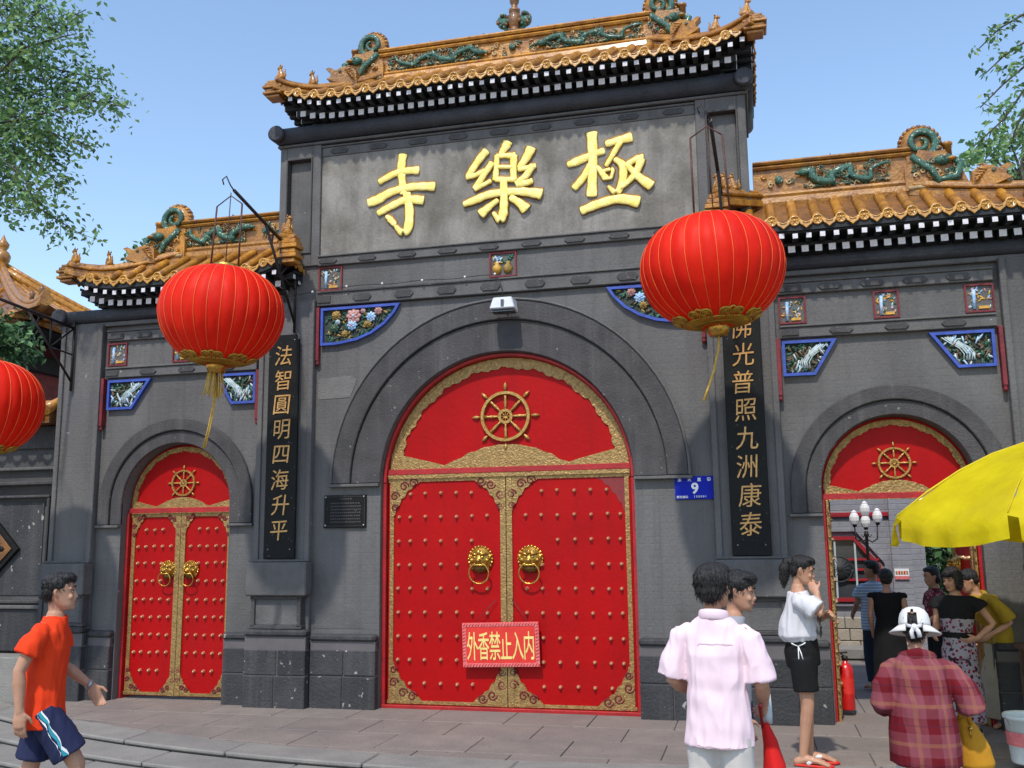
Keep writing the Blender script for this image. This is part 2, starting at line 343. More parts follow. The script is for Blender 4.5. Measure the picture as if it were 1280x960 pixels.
def fan_panel(parent, poly, style, seed):
    rng = random.Random(seed)
    n = len(poly); cx = sum(p[0] for p in poly)/n; cz = sum(p[1] for p in poly)/n
    inner = []                                   # inset outline
    for i in range(n):
        a, b, c = Vector(poly[i-1]), Vector(poly[i]), Vector(poly[(i+1) % n])
        d1 = (b-a).normalized(); d2 = (c-b).normalized(); n1 = Vector((-d1.y, d1.x)); n2 = Vector((-d2.y, d2.x))
        bis = (n1+n2).normalized(); q = b+bis*(.026/max(bis.dot(n1), .4))
        if (Vector((cx, cz))-b).dot(bis) < 0: q = b-bis*(.026/max(bis.dot(n1), .4))
        inner.append((q.x, q.y))
    fr = MB()
    for i in range(n):
        j = (i+1) % n; fr.prism([poly[i], poly[j], inner[j], inner[i]], -.045, .01)
    bk = MB(); bk.prism(inner, -.008, .01)
    bo = bk.build('relief_panel', M['relief_dark'], parent)
    fr.build('panel_frame', M['blue_paint'], bo)
    mb = MB(); xs = [p[0] for p in inner]; zs = [p[1] for p in inner]; inn = shrink(inner, .93)
    def rp():
        while True:
            p = (rng.uniform(min(xs), max(xs)), rng.uniform(min(zs), max(zs)))
            if inside(p, inn): return p
    for _ in range(170 if style == 'flowers' else 120):
        p = rp(); leafb(mb, p[0], p[1], -.012-rng.random()*.012, rng.uniform(.018, .034), rng.uniform(0, 3.14), rng.choice([1, 1, 1, 1, 0, 2, 6] if style == 'flowers' else [1, 1, 1, 6, 6, 0, 5]))
    if style == 'flowers':
        w = max(xs)-min(xs); h = max(zs)-min(zs); s = 1 if abs(xs[0]) < 0 else 1
        sgn = 1 if cx > 0 else -1
        for fx, fz, r, mi, mc in ((.18, .84, .052, 2, 7), (.42, .78, .085, 3, 5), (.40, .50, .060, 4, 3), (.66, .72, .056, 4, 4), (.76, .90, .045, 3, 2), (.16, .45, .05, 1, 2), (.2, .62, .03, 5, 4), (.3, .25, .04, 2, 7), (.62, .5, .04, 2, 2), (.55, .92, .03, 3, 5)):
            x = (min(xs)+fx*w) if sgn < 0 else (max(xs)-fx*w); z = min(zs)+fz*h
            if inside((x, z), inn): rosette(mb, x, z, -.03, r, mi, mc)
    else:
        sg = 1 if style == 'right' else -1
        w = max(xs)-min(xs); h = max(zs)-min(zs)
        pts = [(.78, .92), (.62, .70), (.48, .55), (.40, .35), (.42, .15)]
        for o_, r_ in ((0, .010), (.045, .007), (-.05, .007), (.10, .005), (-.09, .005)):
            P = [((min(xs)+(f+o_)*w if sg < 0 else max(xs)-(f+o_)*w), -.03, min(zs)+q*h) for f, q in pts]
            P = [q for q in P if inside((q[0], q[2]), inn)]
            if len(P) > 1: mb.tube(P, [r_]*len(P), 6, 5, flat=.7)
        for _ in range(16):
            p = rp(); mb.tube([(p[0]+rng.uniform(-.05, .05), -.028, p[1]+.03), (p[0], -.032, p[1]-.03)], .008, 5, rng.choice([5, 4, 6]))
    mb.build('relief_carving', RM, bo)
def square_panel(parent, x0, x1, z0, z1, seed, style):
    rng = random.Random(seed); fr = MB(); t = .016
    for b in ((x0, x1, z0, z0+t), (x0, x1, z1-t, z1), (x0, x0+t, z0+t, z1-t), (x1-t, x1, z0+t, z1-t)): fr.box(b[0], b[1], -.03, .012, b[2], b[3])
    bk = MB(); bk.box(x0+t, x1-t, -.004, .012, z0+t, z1-t); bo = bk.build('relief_panel', M['relief_dark'], parent); fr.build('panel_frame', M['maroon'], bo)
    mb = MB(); w, h = x1-x0, z1-z0
    if style == 'vase':
        for fx, mi in ((.28, 7), (.68, 1)):
            mb.lathe([(.01, 0), (.045, .03), (.05, .07), (.02, .11), (.028, .125)], (x0+fx*w, -.012, z0+.03), 8, 7 if fx < .5 else 2)
            for k in range(16): leafb(mb, x0+fx*w+rng.uniform(-.05, .05), z1-.04-rng.random()*.07, -.02, .022, rng.uniform(0, 3.1), mi if fx > .5 else rng.choice([7, 4, 5]))
    else:
        for k in range(34): leafb(mb, rng.uniform(x0+.035, x1-.035), rng.uniform(z0+.035, z1-.035), -.014, rng.uniform(.014, .026), rng.uniform(0, 3.1), rng.choice([7, 7, 4, 5, 3, 1]))
        mb.tube([(x0+.3*w, -.02, z0+.03), (x0+.32*w, -.025, z1-.05)], .016, 6, 4); mb.box(x0+.45*w, x0+.8*w, -.03, 0, z0+.03, z0+.055, 7)
    mb.build('relief_carving', RM, bo)

# ---------------------------------------------------------------- roofs
def spiral(mb, cx, cz, y, r0, turns, rad, mi, a0=0, dirn=1, n=26, yfun=None):
    P, Q = [], []
    for i in range(n+1):
        t = i/n; a = a0+dirn*turns*2*math.pi*t; r = r0*(1-t*.82)
        P.append((cx+r*math.cos(a), y-(.02*t), cz+r*math.sin(a))); Q.append(rad*(1-.55*t))
    mb.tube(P, Q, 7, mi); return P
def ridge_dragon(parent, xa, xb, zc, h, y, rng):       # glazed dragon in relief, head at xb
    mb = MB(); L = xb-xa; sg = 1 if L > 0 else -1; n = 56; P, Q = [], []; wv = 1.6+abs(L)*.8
    for i in range(n+1):
        t = i/n; P.append((xa+L*t+.035*math.sin(t*4*math.pi*wv), y-.016-.012*math.sin(t*9), zc+h*.31*math.sin(t*2*math.pi*wv+.6)*(1-.2*t))); Q.append(.009+h*.115*math.sin(min(t*1.25, 1)*math.pi*.62))
    mb.tube(P, Q, 8, 0)
    for i in range(2, n-2): mb.tube([(P[i][0], P[i][1]-.004, P[i][2]+Q[i]*.7), (P[i][0]-sg*.012, P[i][1]-.010, P[i][2]+Q[i]*1.0+.014)], [.008, .002], 4, 1 if i % 2 else 2)
    for t in (.15, .3, .42, .55, .68, .82):
        i = int(t*n); x, _, z = P[i]; d = -1 if z > zc else 1
        mb.tube([(x, y-.02, z), (x+sg*.05, y-.03, z+d*h*.16), (x+sg*.02, y-.025, z+d*h*.28), (x+sg*.07, y-.025, z+d*h*.34)], [.018, .013, .009, .006], 6, 0)
        for q in (-1, 0, 1): mb.tube([(x+sg*.06, y-.025, z+d*h*.33), (x+sg*(.09+.01*q), y-.022, z+d*h*.33+q*.018)], [.006, .003], 4, 1)
    hx, _, hz = P[-1]
    mb.ball((hx+sg*.02, y-.03, hz), (.05, .03, .035), 0, 8, 6); mb.ball((hx+sg*.07, y-.03, hz-.008), (.035, .022, .018), 0, 7, 5); mb.ball((hx+sg*.02, y-.055, hz+.012), .008, 2, 6, 4)
    for q in range(6): mb.tube([(hx-sg*.01, y-.03, hz+.01), (hx-sg*(.05+.015*q), y-.03, hz+.05-.02*q)], [.009, .003], 5, 1)
    k = int(abs(L)/.045)
    for q in range(k):
        x = xa+L*(q+.5)/k; zz = zc-h*.42
        mb.tube([(x-.022, y-.012, zz), (x-.008, y-.018, zz+.018+.012*math.sin(q*1.3)), (x+.012, y-.018, zz+.012), (x+.026, y-.012, zz-.002)], [.008, .010, .009, .006], 5, 0 if q % 3 else 2)
    for q in range(int(abs(L)*16)):
        x = rng.uniform(min(xa, xb), max(xa, xb)); z = zc+rng.uniform(-.38, .4)*h; a = rng.uniform(-1, 1)
        mb.tube([(x-.03, y-.010, z-.012*a), (x, y-.018, z+.012*a), (x+.035, y-.010, z+.004*a)], [.004, .010, .003], 5, rng.choice([0, 0, 1, 3]))
    for _ in range(int(abs(L)*80)):
        x = rng.uniform(min(xa, xb), max(xa, xb)); z = zc+rng.uniform(-.42, .42)*h
        spiral(mb, x, z, y-.004, rng.uniform(.016, .036), 1.1, .008, rng.choice([2, 3, 3, 1, 1]), rng.uniform(0, 6), rng.choice([-1, 1]), 10)
    mb.build('ridge_dragon', [M['green_glaze'], M['green_glaze'], M['cream_glaze'], M['amber_dark']], parent)
def chiwen(parent, x, y, z, s, sc=1.0):                # big ridge-end ornament: curled tail, sword hilt, dragon body; s: towards the eave end
    mb = MB(); S = sc; X = lambda a: x+s*a*S
    prof = [(-.24, 0), (-.24, .20), (-.16, .27), (-.12, .36), (.0, .33), (.09, .34), (.15, .22), (.22, .14), (.27, .0)]
    mb.prism([(X(a), z+b*S) for a, b in prof], y-.10*S, y+.10*S, 0)
    P = spiral(mb, X(-.09), z+.43*S, y-.065*S, .135*S, 1.45, .036*S, 1, a0=R(-75) if s > 0 else R(255), dirn=-s if False else s, n=30)
    P2 = spiral(mb, X(-.09), z+.43*S, y+.055*S, .120*S, 1.2, .03*S, 0, a0=R(-75) if s > 0 else R(255), dirn=s, n=24)
    mb.lathe([(.155*S, -.045*S), (.160*S, .0), (.155*S, .045*S), (.06*S, .055*S)], (X(-.09), y, z+.43*S), 26, 0, axis='y'); mb.prism([(X(-.22), z+.2*S), (X(-.20), z+.38*S), (X(-.02), z+.36*S), (X(.06), z+.2*S)], y-.05*S, y+.05*S, 0)
    for i in range(21):
        a = R(-60+i*15) if s > 0 else R(240-i*15); rr = .160*S
        mb.ball((X(-.09)+rr*math.cos(a), y-.01, z+.43*S+rr*math.sin(a)), (.026*S, .045*S, .026*S), 0 if i % 2 else 3, 7, 5)
    mb.lathe([(.036*S, 0), (.036*S, .10*S), (.045*S, .105*S), (.047*S, .13*S), (.03*S, .14*S)], (X(.13), y, z+.30*S), 10, 0)
    mb.tube([(X(.10), y-.11*S, z+.28*S), (X(.20), y-.13*S, z+.20*S), (X(.16), y-.13*S, z+.08*S), (X(.02), y-.12*S, z+.06*S), (X(-.03), y-.13*S, z+.16*S), (X(-.10), y-.12*S, z+.22*S), (X(-.18), y-.11*S, z+.30*S)], [.020*S, .034*S, .036*S, .034*S, .032*S, .030*S, .030*S], 8, 1)
    mb.ball((X(.06), y-.12*S, z+.24*S), (.07*S, .05*S, .045*S), 1, 8, 6); mb.ball((X(.13), y-.13*S, z+.24*S), (.05*S, .04*S, .02*S), 0, 8, 5); mb.ball((X(.07), y-.17*S, z+.26*S), .014*S, 2, 6, 4)
    rng = random.Random(int(abs(x)*100))
    for _ in range(26): spiral(mb, X(rng.uniform(-.20, .20)), z+rng.uniform(.03, .26)*S, y-.105*S, rng.uniform(.018, .034)*S, 1.1, .010*S, rng.choice([0, 1, 2, 1, 3]), rng.uniform(0, 6), 1, 9)
    mb.tube([(X(-.22), y-.10*S, z+.02*S), (X(0), y-.115*S, z+.025*S), (X(.24), y-.10*S, z+.02*S)], .02*S, 7, 2)
    mb.build('ridge_end_ornament', [M['amber'], M['green_glaze'], M['cream_glaze'], M['amber_dark']], parent)
def dragon_head(parent, x, y, z, s, sc=1.0, dy=-.4):
    mb = MB(); S = sc; X = lambda a: x+s*a*S; Y = lambda a: y+dy*a*S
    prof = [(-.16, -.04), (-.15, .13), (-.06, .17), (.01, .15), (.06, .11), (.13, .14), (.17, .12), (.11, .07), (.12, .03), (.16, .0), (.10, -.02), (.0, -.05)]
    n = len(prof); w = .06*S
    vs = [(X(a), Y(a)-w, z+b*S) for a, b in prof]+[(X(a), Y(a)+w, z+b*S) for a, b in prof]
    mb.add(vs, [list(range(n)), list(range(2*n-1, n-1, -1))]+[[i, n+i, n+(i+1) % n, (i+1) % n] for i in range(n)], 0)
    mb.ball((X(.02), Y(.02)-w, z+.10*S), (.022*S, .02*S, .022*S), 2, 8, 5)
    for q in range(5): mb.tube([(X(-.03-.02*q), Y(-.03)-w*.9, z+(.12-.02*q)*S), (X(-.12-.01*q), Y(-.1)-w*1.2, z+(.15-.035*q)*S)], [.016*S, .005*S], 5, 0)
    mb.tube([(X(.0), Y(0), z+.15*S), (X(-.05), Y(-.05), z+.20*S), (X(-.10), Y(-.1), z+.19*S)], [.018*S, .012*S, .004*S], 6, 1)
    mb.build('dragon_head', [M['amber'], M['amber_dark'], M['green_glaze']], parent, bevel=.004)
def figure_mesh():
    mb = MB()
    mb.tube([(0, 0, 0), (.0, 0, .03), (.005, 0, .07), (.012, 0, .105)], [(.034, .026), (.036, .028), (.028, .022), (.018, .016)], 8, 0, round_=True)
    mb.ball((.018, 0, .128), (.024, .018, .021), 0, 8, 6); mb.ball((.038, 0, .122), (.014, .011, .010), 0, 6, 4)
    for q in (-1, 1):
        mb.tube([(.02, q*.014, .08), (.036, q*.014, .035), (.040, q*.014, 0)], [.010, .008, .009], 6, 0); mb.tube([(.008, q*.012, .142), (.0, q*.014, .160)], [.008, .003], 5, 0)
        mb.ball((-.01, q*.02, .02), (.026, .014, .024), 0, 6, 5)
    mb.tube([(-.03, 0, .01), (-.05, 0, .04), (-.04, 0, .08), (-.048, 0, .10)], [.010, .010, .008, .004], 6, 0)
    return mb.mesh('roof_figure', [M['amber']])
FIG = figure_mesh()
def tile_meshes():
    cap = MB(); cap.lathe([(.046, -.02), (.050, -.004), (.050, .004), (.038, .006), (.034, .002), (.0, .003)], (0, 0, 0), 14, 0, axis='y'); cap.ball((0, -.004, 0), (.016, .006, .016), 0, 7, 4)
    for k in range(6):
        a = k*math.pi/3; cap.ball((.024*math.cos(a), -.004, .024*math.sin(a)), (.007, .004, .007), 0, 5, 4)
    cm = cap.mesh('tile_cap', [M['amber_light']])
    dr = MB(); poly = [(-.055, .035), (-.03, .012), (0, .004), (.03, .012), (.055, .035), (.062, .010), (.046, -.022), (.02, -.040), (0, -.060), (-.02, -.040), (-.046, -.022), (-.062, .010)]
    dr.prism(poly, -.010, .006); dr.tube([(-.03, -.012, .0), (0, -.014, -.012), (.03, -.012, .0)], .006, 5, 0)
    dm = dr.mesh('drip_tile', [M['amber_light']], bevel=.003)
    return cm, dm
CAP, DRIP = tile_meshes()
def rafter_mesh(w, L):
    mb = MB(); mb.box(-w/2, w/2, 0.004, L, -w/2, w/2, 0); mb.box(-w/2+.002, w/2-.002, -.003, .004, -w/2+.002, w/2-.002, 1)
    return mb.mesh('rafter', [M['eave_dark'], M['rafter_white']])
RAF1 = rafter_mesh(.064, .3); RAF2 = rafter_mesh(.048, .3)
def roof(parent, x0, x1, yb, z, ridge, sp, raf_sp, hips, name_seed):
    """x0,x1 eave ends; yb back of the wall; z dict of levels; ridge (xa, xb, yf, yk); hips: (left kind, right kind)."""
    rng = random.Random(name_seed); ye = -.36; yo = yb+.36; xa, xb, yf, yk = ridge
    def up(d): return .15*max(0, 1-d/.62)**2                 # upturn close to a corner
    ux = lambda x: up(min(x-x0, x1-x)); s1 = (z['rb']-z['cap'])/(yf-ye)
    def H(x, y):
        a = min(y-ye, yo-y)*s1
        b = min((x-x0)/max(xa-x0, .01), (x1-x)/max(x1-xb, .01))*(z['rb']-z['cap'])
        e = min(x-x0, x1-x, y-ye, yo-y)
        return z['cap']-.03+min(a, b, z['rb']-z['cap'])+max(0, 1-e/.5)*up(min(max(x-x0, 0), max(x1-x, 0)) + min(y-ye, yo-y)*.8)
    # pan-tile sheet
    nx, ny = 44, 18; mb = MB(); vs = []
    for i in range(nx+1):
        for j in range(ny+1):
            x = x0+(x1-x0)*i/nx; y = ye+(yo-ye)*j/ny; vs.append((x, y, H(x, y)))
    mb.add(vs, [(i*(ny+1)+j, (i+1)*(ny+1)+j, (i+1)*(ny+1)+j+1, i*(ny+1)+j+1) for i in range(nx) for j in range(ny)], 0, True)
    n0 = len(vs); mb.add([(a, b, c-.035) for a, b, c in vs], [(i*(ny+1)+j, i*(ny+1)+j+1, (i+1)*(ny+1)+j+1, (i+1)*(ny+1)+j) for i in range(nx) for j in range(ny)], 1, True)
    rf = mb.build('roof', [M['amber_dark'], M['eave_dark']], parent)
    # boards under the eaves
    bd = MB(); L = [(x0+(x1-x0)*i/40) for i in range(41)]
    def strip(ya, za, yb_, zb, th=.03):
        P = [(x, ux(x)) for x in L]; vs = []
        for x, u in P: vs += [(x, ya, za+u), (x, yb_, zb+u), (x, yb_, zb+u+th), (x, ya, za+u+th)]
        fs = []
        for i in range(40):
            for k in range(4): fs.append((i*4+k, i*4+(k+1) % 4, (i+1)*4+(k+1) % 4, (i+1)*4+k))
        fs += [(0, 1, 2, 3), (160, 161, 162, 163)]; bd.add(vs, fs, 0)
    strip(-.335, z['r2']+.03, yf, z['r2']+.06); strip(-.185, z['r1']+.034, .3, z['r1']+.05); strip(-.36, z['r2']+.045, -.30, z['r2']+.045, z['cap']-z['r2']-.06)
    bd.box(x0+.28, x1-.28, -.06, yb+.05, z['rt']-.01, z['r2'])
    for sx in (-1, 1):
        xe = x0 if sx < 0 else x1
        bd.box(min(xe, xe-sx*.5), max(xe, xe-sx*.5), -.10, yo, z['r2']+.05, z['r2']+.09); bd.box(min(xe-sx*.16, xe-sx*.5), max(xe-sx*.16, xe-sx*.5), -.05, yo-.15, z['r1']+.04, z['r1']+.07)
    bd.build('eave_board', M['eave_dark'], rf)
    n = int((x1-x0-.24)/raf_sp); off = (x1-x0-.24-n*raf_sp)/2+.12
    for i in range(n+1):
        x = x0+off+i*raf_sp; tilt = (.10 if x-x0 < .5 else (-.10 if x1-x < .5 else 0))
        if x0+.16 < x < x1-.16: inst('rafter', RAF1, rf, (x, -.20, z['r1']+ux(x)+rng.uniform(-.003, .003)), (0, rng.uniform(-.03, .03), 0))
        inst('rafter', RAF2, rf, (x+.03, -.345, z['r2']+ux(x)+rng.uniform(-.003, .003)), (0, rng.uniform(-.03, .03), 0))
    ns = int((yo-ye-.3)/raf_sp)
    for sx, xe in ((-1, x0), (1, x1)):
        for i in range(ns):
            y = ye+.2+i*raf_sp; u = up(min(y-ye, yo-y))
            inst('rafter', RAF2, rf, (xe-sx*.015, y, z['r2']+u), (0, 0, R(90)*sx)); inst('rafter', RAF1, rf, (xe-sx*.16, y, z['r1']+u), (0, 0, R(90)*sx))
    # barrel tiles, their caps and the drip tiles: front and both ends
    def column(pts, capmat_rot, p0):
        mb = MB(); k = len(pts); rr = [.043+(.004 if (i % 3 == 2) else 0) for i in range(k)]
        mb.tube([(p[0], p[1], p[2]+.018) for p in pts], rr, 9, 0); mb.build('barrel_tile', M['amber'], rf)
        inst('tile_cap', CAP, rf, p0, capmat_rot)
    n = int(round((x1-x0-.12)/sp)); s_ = (x1-x0-.12)/n
    for i in range(n+1):
        x = x0+.06+i*s_
        if x < xa: yt = ye+(yf-ye)*(x-x0)/(xa-x0)
        elif x > xb: yt = ye+(yf-ye)*(x1-x)/(x1-xb)
        else: yt = yf
        yt = max(yt, ye+.10); k = 7
        P = [(x, ye+(yt-ye)*j/k, H(x, ye+(yt-ye)*j/k)) for j in range(k+1)]
        column(P, (0, rng.uniform(-.2, .2), 0), (x, ye-.008, P[0][2]+.018))
        if i < n: inst('drip_tile', DRIP, rf, (x+s_/2, ye-.012, H(x+s_/2, ye)-.002), (R(-8), rng.uniform(-.04, .04), 0))
    n = int((yo-ye-.12)/sp); s_ = (yo-ye-.12)/n
    for sx, xe, xr in ((-1, x0, xa), (1, x1, xb)):
        for i in range(n+1):
            y = ye+.06+i*s_; e = min(y-ye, yo-y); t = min(1, e/(yf-ye)); xt = xe+(xr-xe)*t*.96
            if abs(xt-xe) < .1: xt = xe-sx*.1
            P = [(xe+(xt-xe)*j/6, y, H(xe+(xt-xe)*j/6, y)) for j in range(7)]
            column(P, (0, 0, R(90)*sx), (xe+sx*.008, y, P[0][2]+.018))
            if i < n: inst('drip_tile', DRIP, rf, (xe+sx*.012, y+s_/2, H(xe, y+s_/2)-.002), (0, 0, R(90)*sx))
    # main ridge
    rb, p0, p1, rt = z['rb'], z['p0'], z['p1'], z['rtp']; ym = (yf+yk)/2; hw = (yk-yf)/2
    def rprof(w, a, b): return [(-w, a), (-w-.012, (a+b)/2), (-w, b), (w, b), (w+.012, (a+b)/2), (w, a)]
    mb = MB(); xm0, xm1 = xa-.02, xb+.02
    mb.sweep([(xm0, ym, 0), (xm1, ym, 0)], rprof(hw+.03, rb-.06, rb+(p0-rb)*.45)); mb.sweep([(xm0, ym, 0), (xm1, ym, 0)], rprof(hw+.012, rb+(p0-rb)*.5, p0))
    mb.box(xm0, xm1, yf+.012, yk-.012, p0, p1); mb.sweep([(xm0, ym, 0), (xm1, ym, 0)], rprof(hw+.012, p1, p1+(rt-p1)*.42)); mb.sweep([(xm0, ym, 0), (xm1, ym, 0)], rprof(hw+.028, p1+(rt-p1)*.48, rt-.012))
    mb.sweep([(xm0, ym, 0), (xm1, ym, 0)], [(hw*.8*math.cos(t), rt-.014+.03*math.sin(t)) for t in [math.pi*i/6 for i in range(7)]])
    nseg = max(2, int((xm1-xm0)/.55))
    for i in range(1, nseg):
        x = xm0+(xm1-xm0)*i/nseg; mb.box(x-.004, x+.004, yf-.02, yk+.02, p1+.004, rt+.006, 1)
    mb.build('ridge', [M['amber'], M['amber_dark']], rf)
    # hip ridges with stacked mouldings, sweeping up at the corner
    for sx, xe, xr, hk in ((-1, x0, xa, hips[0]), (1, x1, xb, hips[1])):
        P = []; xs_, ys_ = xr, yf+.03
        for i in range(15):
            t = i/14; x = xs_+(xe+sx*.02-xs_)*t; y = ys_+(ye-.03-ys_)*t
            zz = z['rb']+(z['cap']+.04-z['rb'])*(1-(1-t)**1.6)+.10*max(0, (t-.45)/.55)**2
            if hk == 'short': zz = z['rb']+.03+(z['cap']+.24-z['rb']-.03)*t
            P.append((x, y, zz))
        mb = MB()
        mb.sweep(P, [(-.085, -.06), (-.085, 0), (.085, 0), (.085, -.06)]); mb.sweep([(a, b, c+.0) for a, b, c in P], [(-.060, 0), (-.060, .03), (.060, .03), (.060, 0)])
        mb.sweep(P, [(-.080, .032), (-.088, .052), (-.075, .072), (.075, .072), (.088, .052), (.080, .032)]); mb.sweep(P, [(.05*math.cos(t), .072+.045*math.sin(t)) for t in [math.pi*i/6 for i in range(7)]])
        a, b, c = P[-1]; c0 = z['cap']+.04
        for q in range(6):
            w_ = (.075, .105, .085, .110, .09, .07)[q]; hh = (c+.07-c0+.03)/6; mb.box(a-w_, a+w_, b-.02-(w_-.09)*.8, b+.14, c0-.03+q*hh, c0-.03+(q+.86)*hh)
        mb.build('hip_ridge', [M['amber']], rf, bevel=.006)
        for t in ((.62, .80, .95) if hk == 'short' else (.68, .95)):
            i = int(t*14); a, b, c = P[i]; inst('roof_figure', FIG, rf, (a, b, c+.10), (0, 0, R(rng.uniform(-25, 5))+(math.pi if sx < 0 else 0)), (1.15, 1.15, 1.1))
        if hk != 'short':
            i = 5; a, b, c = P[i]; dragon_head(rf, a, b-.02, c+.10, sx, .95)
            chiwen(rf, xr+sx*.20, yf+.05, z['rb']-.02, sx, 1.02 if hk == 'big' else 1.08)
    return rf

# ---------------------------------------------------------------- door leaves, tympanum, wheel
def stud_mesh():
    mb = MB(); mb.lathe([(.022, 0), (.022, .006), (.017, .014), (.016, .022), (.010, .032), (0, .036)], (0, 0, 0), 10, 0, axis='y'); return mb.mesh('stud', [M['stud']])
STUD = stud_mesh()
def plate(parent, x, z, y, sx, sz, w, h, mat='gold_trim'):
    pr = [(0, 0), (1, 0), (.90, .05), (.80, .14), (.70, .16), (.60, .27), (.50, .30), (.42, .44), (.33, .48), (.27, .62), (.19, .68), (.14, .84), (.06, .90), (0, 1)]
    mb = MB(); mb.prism([(x+sx*a*w, z+sz*b*h) for a, b in pr], y-.012, y+.004, 0)
    if mat == 'gold_trim':
        for a, b, r in ((.66, .13, .13), (.40, .20, .13), (.14, .42, .13), (.14, .68, .10)):
            P = []
            for i in range(15):
                t = i/14; an = t*2*math.pi*1.35*sx; rr = r*w*(1-.78*t); P.append((x+sx*a*w+rr*math.cos(an), y-.014, z+sz*b*h+rr*math.sin(an)))
            mb.tube(P, [.0085]*15, 5, 1, flat=.5)
    return mb.build('corner_plate', [M[mat], M['spiral_red']], parent, bevel=.0)
def knocker(parent, x, z, y, s=1.0):
    mb = MB(); mb.lathe([(.125*s, 0), (.125*s, .012), (.095*s, .03), (.075*s, .06), (.03*s, .085), (0, .088)], (x, y, z), 22, 0, axis='y')
    for k in range(22):
        a = k*2*math.pi/22; mb.ball((x+.118*s*math.cos(a), y-.014, z+.118*s*math.sin(a)), .015*s, 0, 6, 4)
    for q in (-1, 1):
        mb.ball((x+q*.036*s, y-.082, z+.016*s), (.021*s, .018*s, .016*s), 0, 8, 5); mb.tube([(x+q*.012*s, y-.085, z+.035*s), (x+q*.045*s, y-.085, z+.050*s), (x+q*.085*s, y-.05, z+.045*s)], [.010*s, .013*s, .007*s], 6, 0)
        mb.ball((x+q*.075*s, y-.055, z-.01*s), (.026*s, .02*s, .02*s), 0, 7, 5); mb.ball((x+q*.10*s, y-.03, z+.02*s), (.018*s, .02*s, .028*s), 0, 7, 5)
    mb.ball((x, y-.095, z-.012*s), (.028*s, .024*s, .018*s), 0, 8, 5); mb.ball((x, y-.08, z+.062*s), (.024*s, .016*s, .024*s), 0, 8, 5)
    mb.tube([(x-.075*s, y-.05, z-.045*s), (x-.04*s, y-.085, z-.058*s), (x+.04*s, y-.085, z-.058*s), (x+.075*s, y-.05, z-.045*s)], .013*s, 7, 0)
    mb.ball((x, y-.03, z-.09*s), (.08*s, .035*s, .045*s), 1, 10, 6)
    mb.build('door_knocker', [M['brass'], M['brass_dark']], parent)
    rg = MB(); P = [(x+.098*s*math.sin(R(18+i*324/26)), y-.075-.01*math.cos(R(i*14)), z-.135*s+.098*s*math.cos(R(18+i*324/26))) for i in range(27)]
    rg.tube(P, .0085*s, 8, 0); rg.build('knocker_ring', [M['brass']], parent)
def door_leaf(gate, xi, xo, z1, y, cols, rows, first, pw, ph, missing=None, studs_skip=()):
    """xi inner (meeting) edge, xo hinge edge"""
    mb = MB(); a, b = min(xi, xo), max(xi, xo); mb.box(a, b, y, y+.06, -.015, z1); lf = mb.build('door', M['red_paint'], gate, bevel=.003)
    s = 1 if xo > xi else -1; W = abs(xo-xi); tr = MB()
    tr.box(min(xi, xi+s*.055), max(xi, xi+s*.055), y-.019, y+.002, -.01, z1); tr.box(min(xo-s*.06, xo-s*.02), max(xo-s*.06, xo-s*.02), y-.012, y+.002, -.01, z1-.004)
    tr.box(a+.004, b-.004, y-.0135, y+.002, z1-.045, z1-.001); tr.box(a+.004, b-.004, y-.0115, y+.002, -.008, .022); tr.build('gold_edging', M['gold_trim'], lf)
    for (px_, pz, sx, sz) in ((xi, z1, s, -1), (xo-s*.02, z1, -s, -1), (xi, .005, s, 1), (xo-s*.02, .005, -s, 1)):
        gh = missing == (px_ != xi, sz < 0)
        plate(lf, px_, pz, y-.002 if not gh else y+.009, sx, sz, pw, ph, 'ghost_grey' if gh else 'gold_trim')
    for j, zr in enumerate(rows):
        for i, c in enumerate(cols):
            if (j in (0, len(rows)-1)) and (i < first or i >= len(cols)-first): continue
            if (i, j) in studs_skip: continue
            inst('stud', STUD, lf, (xi+s*c+random.uniform(-.004, .004), y, zr+random.uniform(-.004, .004)), (0, 0, 0), (.9, 1, .9))
    return lf
def wheel(parent, x, z, y, r):
    mb = MB(); k = r/.34; ring = [(x+.235*k*math.cos(R(a)), y-.012, z+.235*k*math.sin(R(a))) for a in range(0, 360, 10)]
    mb.sweep(ring, [(-.014*k, -.028*k), (.014*k, -.028*k), (.018*k, 0), (.014*k, .028*k), (-.014*k, .028*k), (-.018*k, 0)], closed=True, up=(0, -1, 0))
    ring = [(x+.06*k*math.cos(R(a)), y-.014, z+.06*k*math.sin(R(a))) for a in range(0, 360, 20)]
    mb.sweep(ring, [(-.014*k, -.014*k), (.014*k, -.014*k), (.014*k, .014*k), (-.014*k, .014*k)], closed=True, up=(0, -1, 0))
    for i in range(8):
        a = R(i*45); c, s_ = math.cos(a), math.sin(a)
        mb.tube([(x+c*q*k, y-.014, z+s_*q*k) for q in (.055, .10, .14, .18, .215)], [.014*k, .011*k, .018*k, .013*k, .019*k], 7, 0)
        mb.tube([(x+c*q*k, y-.014, z+s_*q*k) for q in (.262, .275, .29, .315, .345)], [.012*k, .010*k, .020*k, .017*k, .003*k], 7, 0)
        mb.tube([(x, y-.018, z), (x+c*.05*k, y-.018, z+s_*.05*k)], .006*k, 5, 0)
    for i in range(28):
        a = R(i*360/28); mb.ball((x+.235*k*math.cos(a), y-.030, z+.235*k*math.sin(a)), .008*k, 0, 5, 4)
    return mb.build('dharma_wheel', M['gold_wheel'], parent)
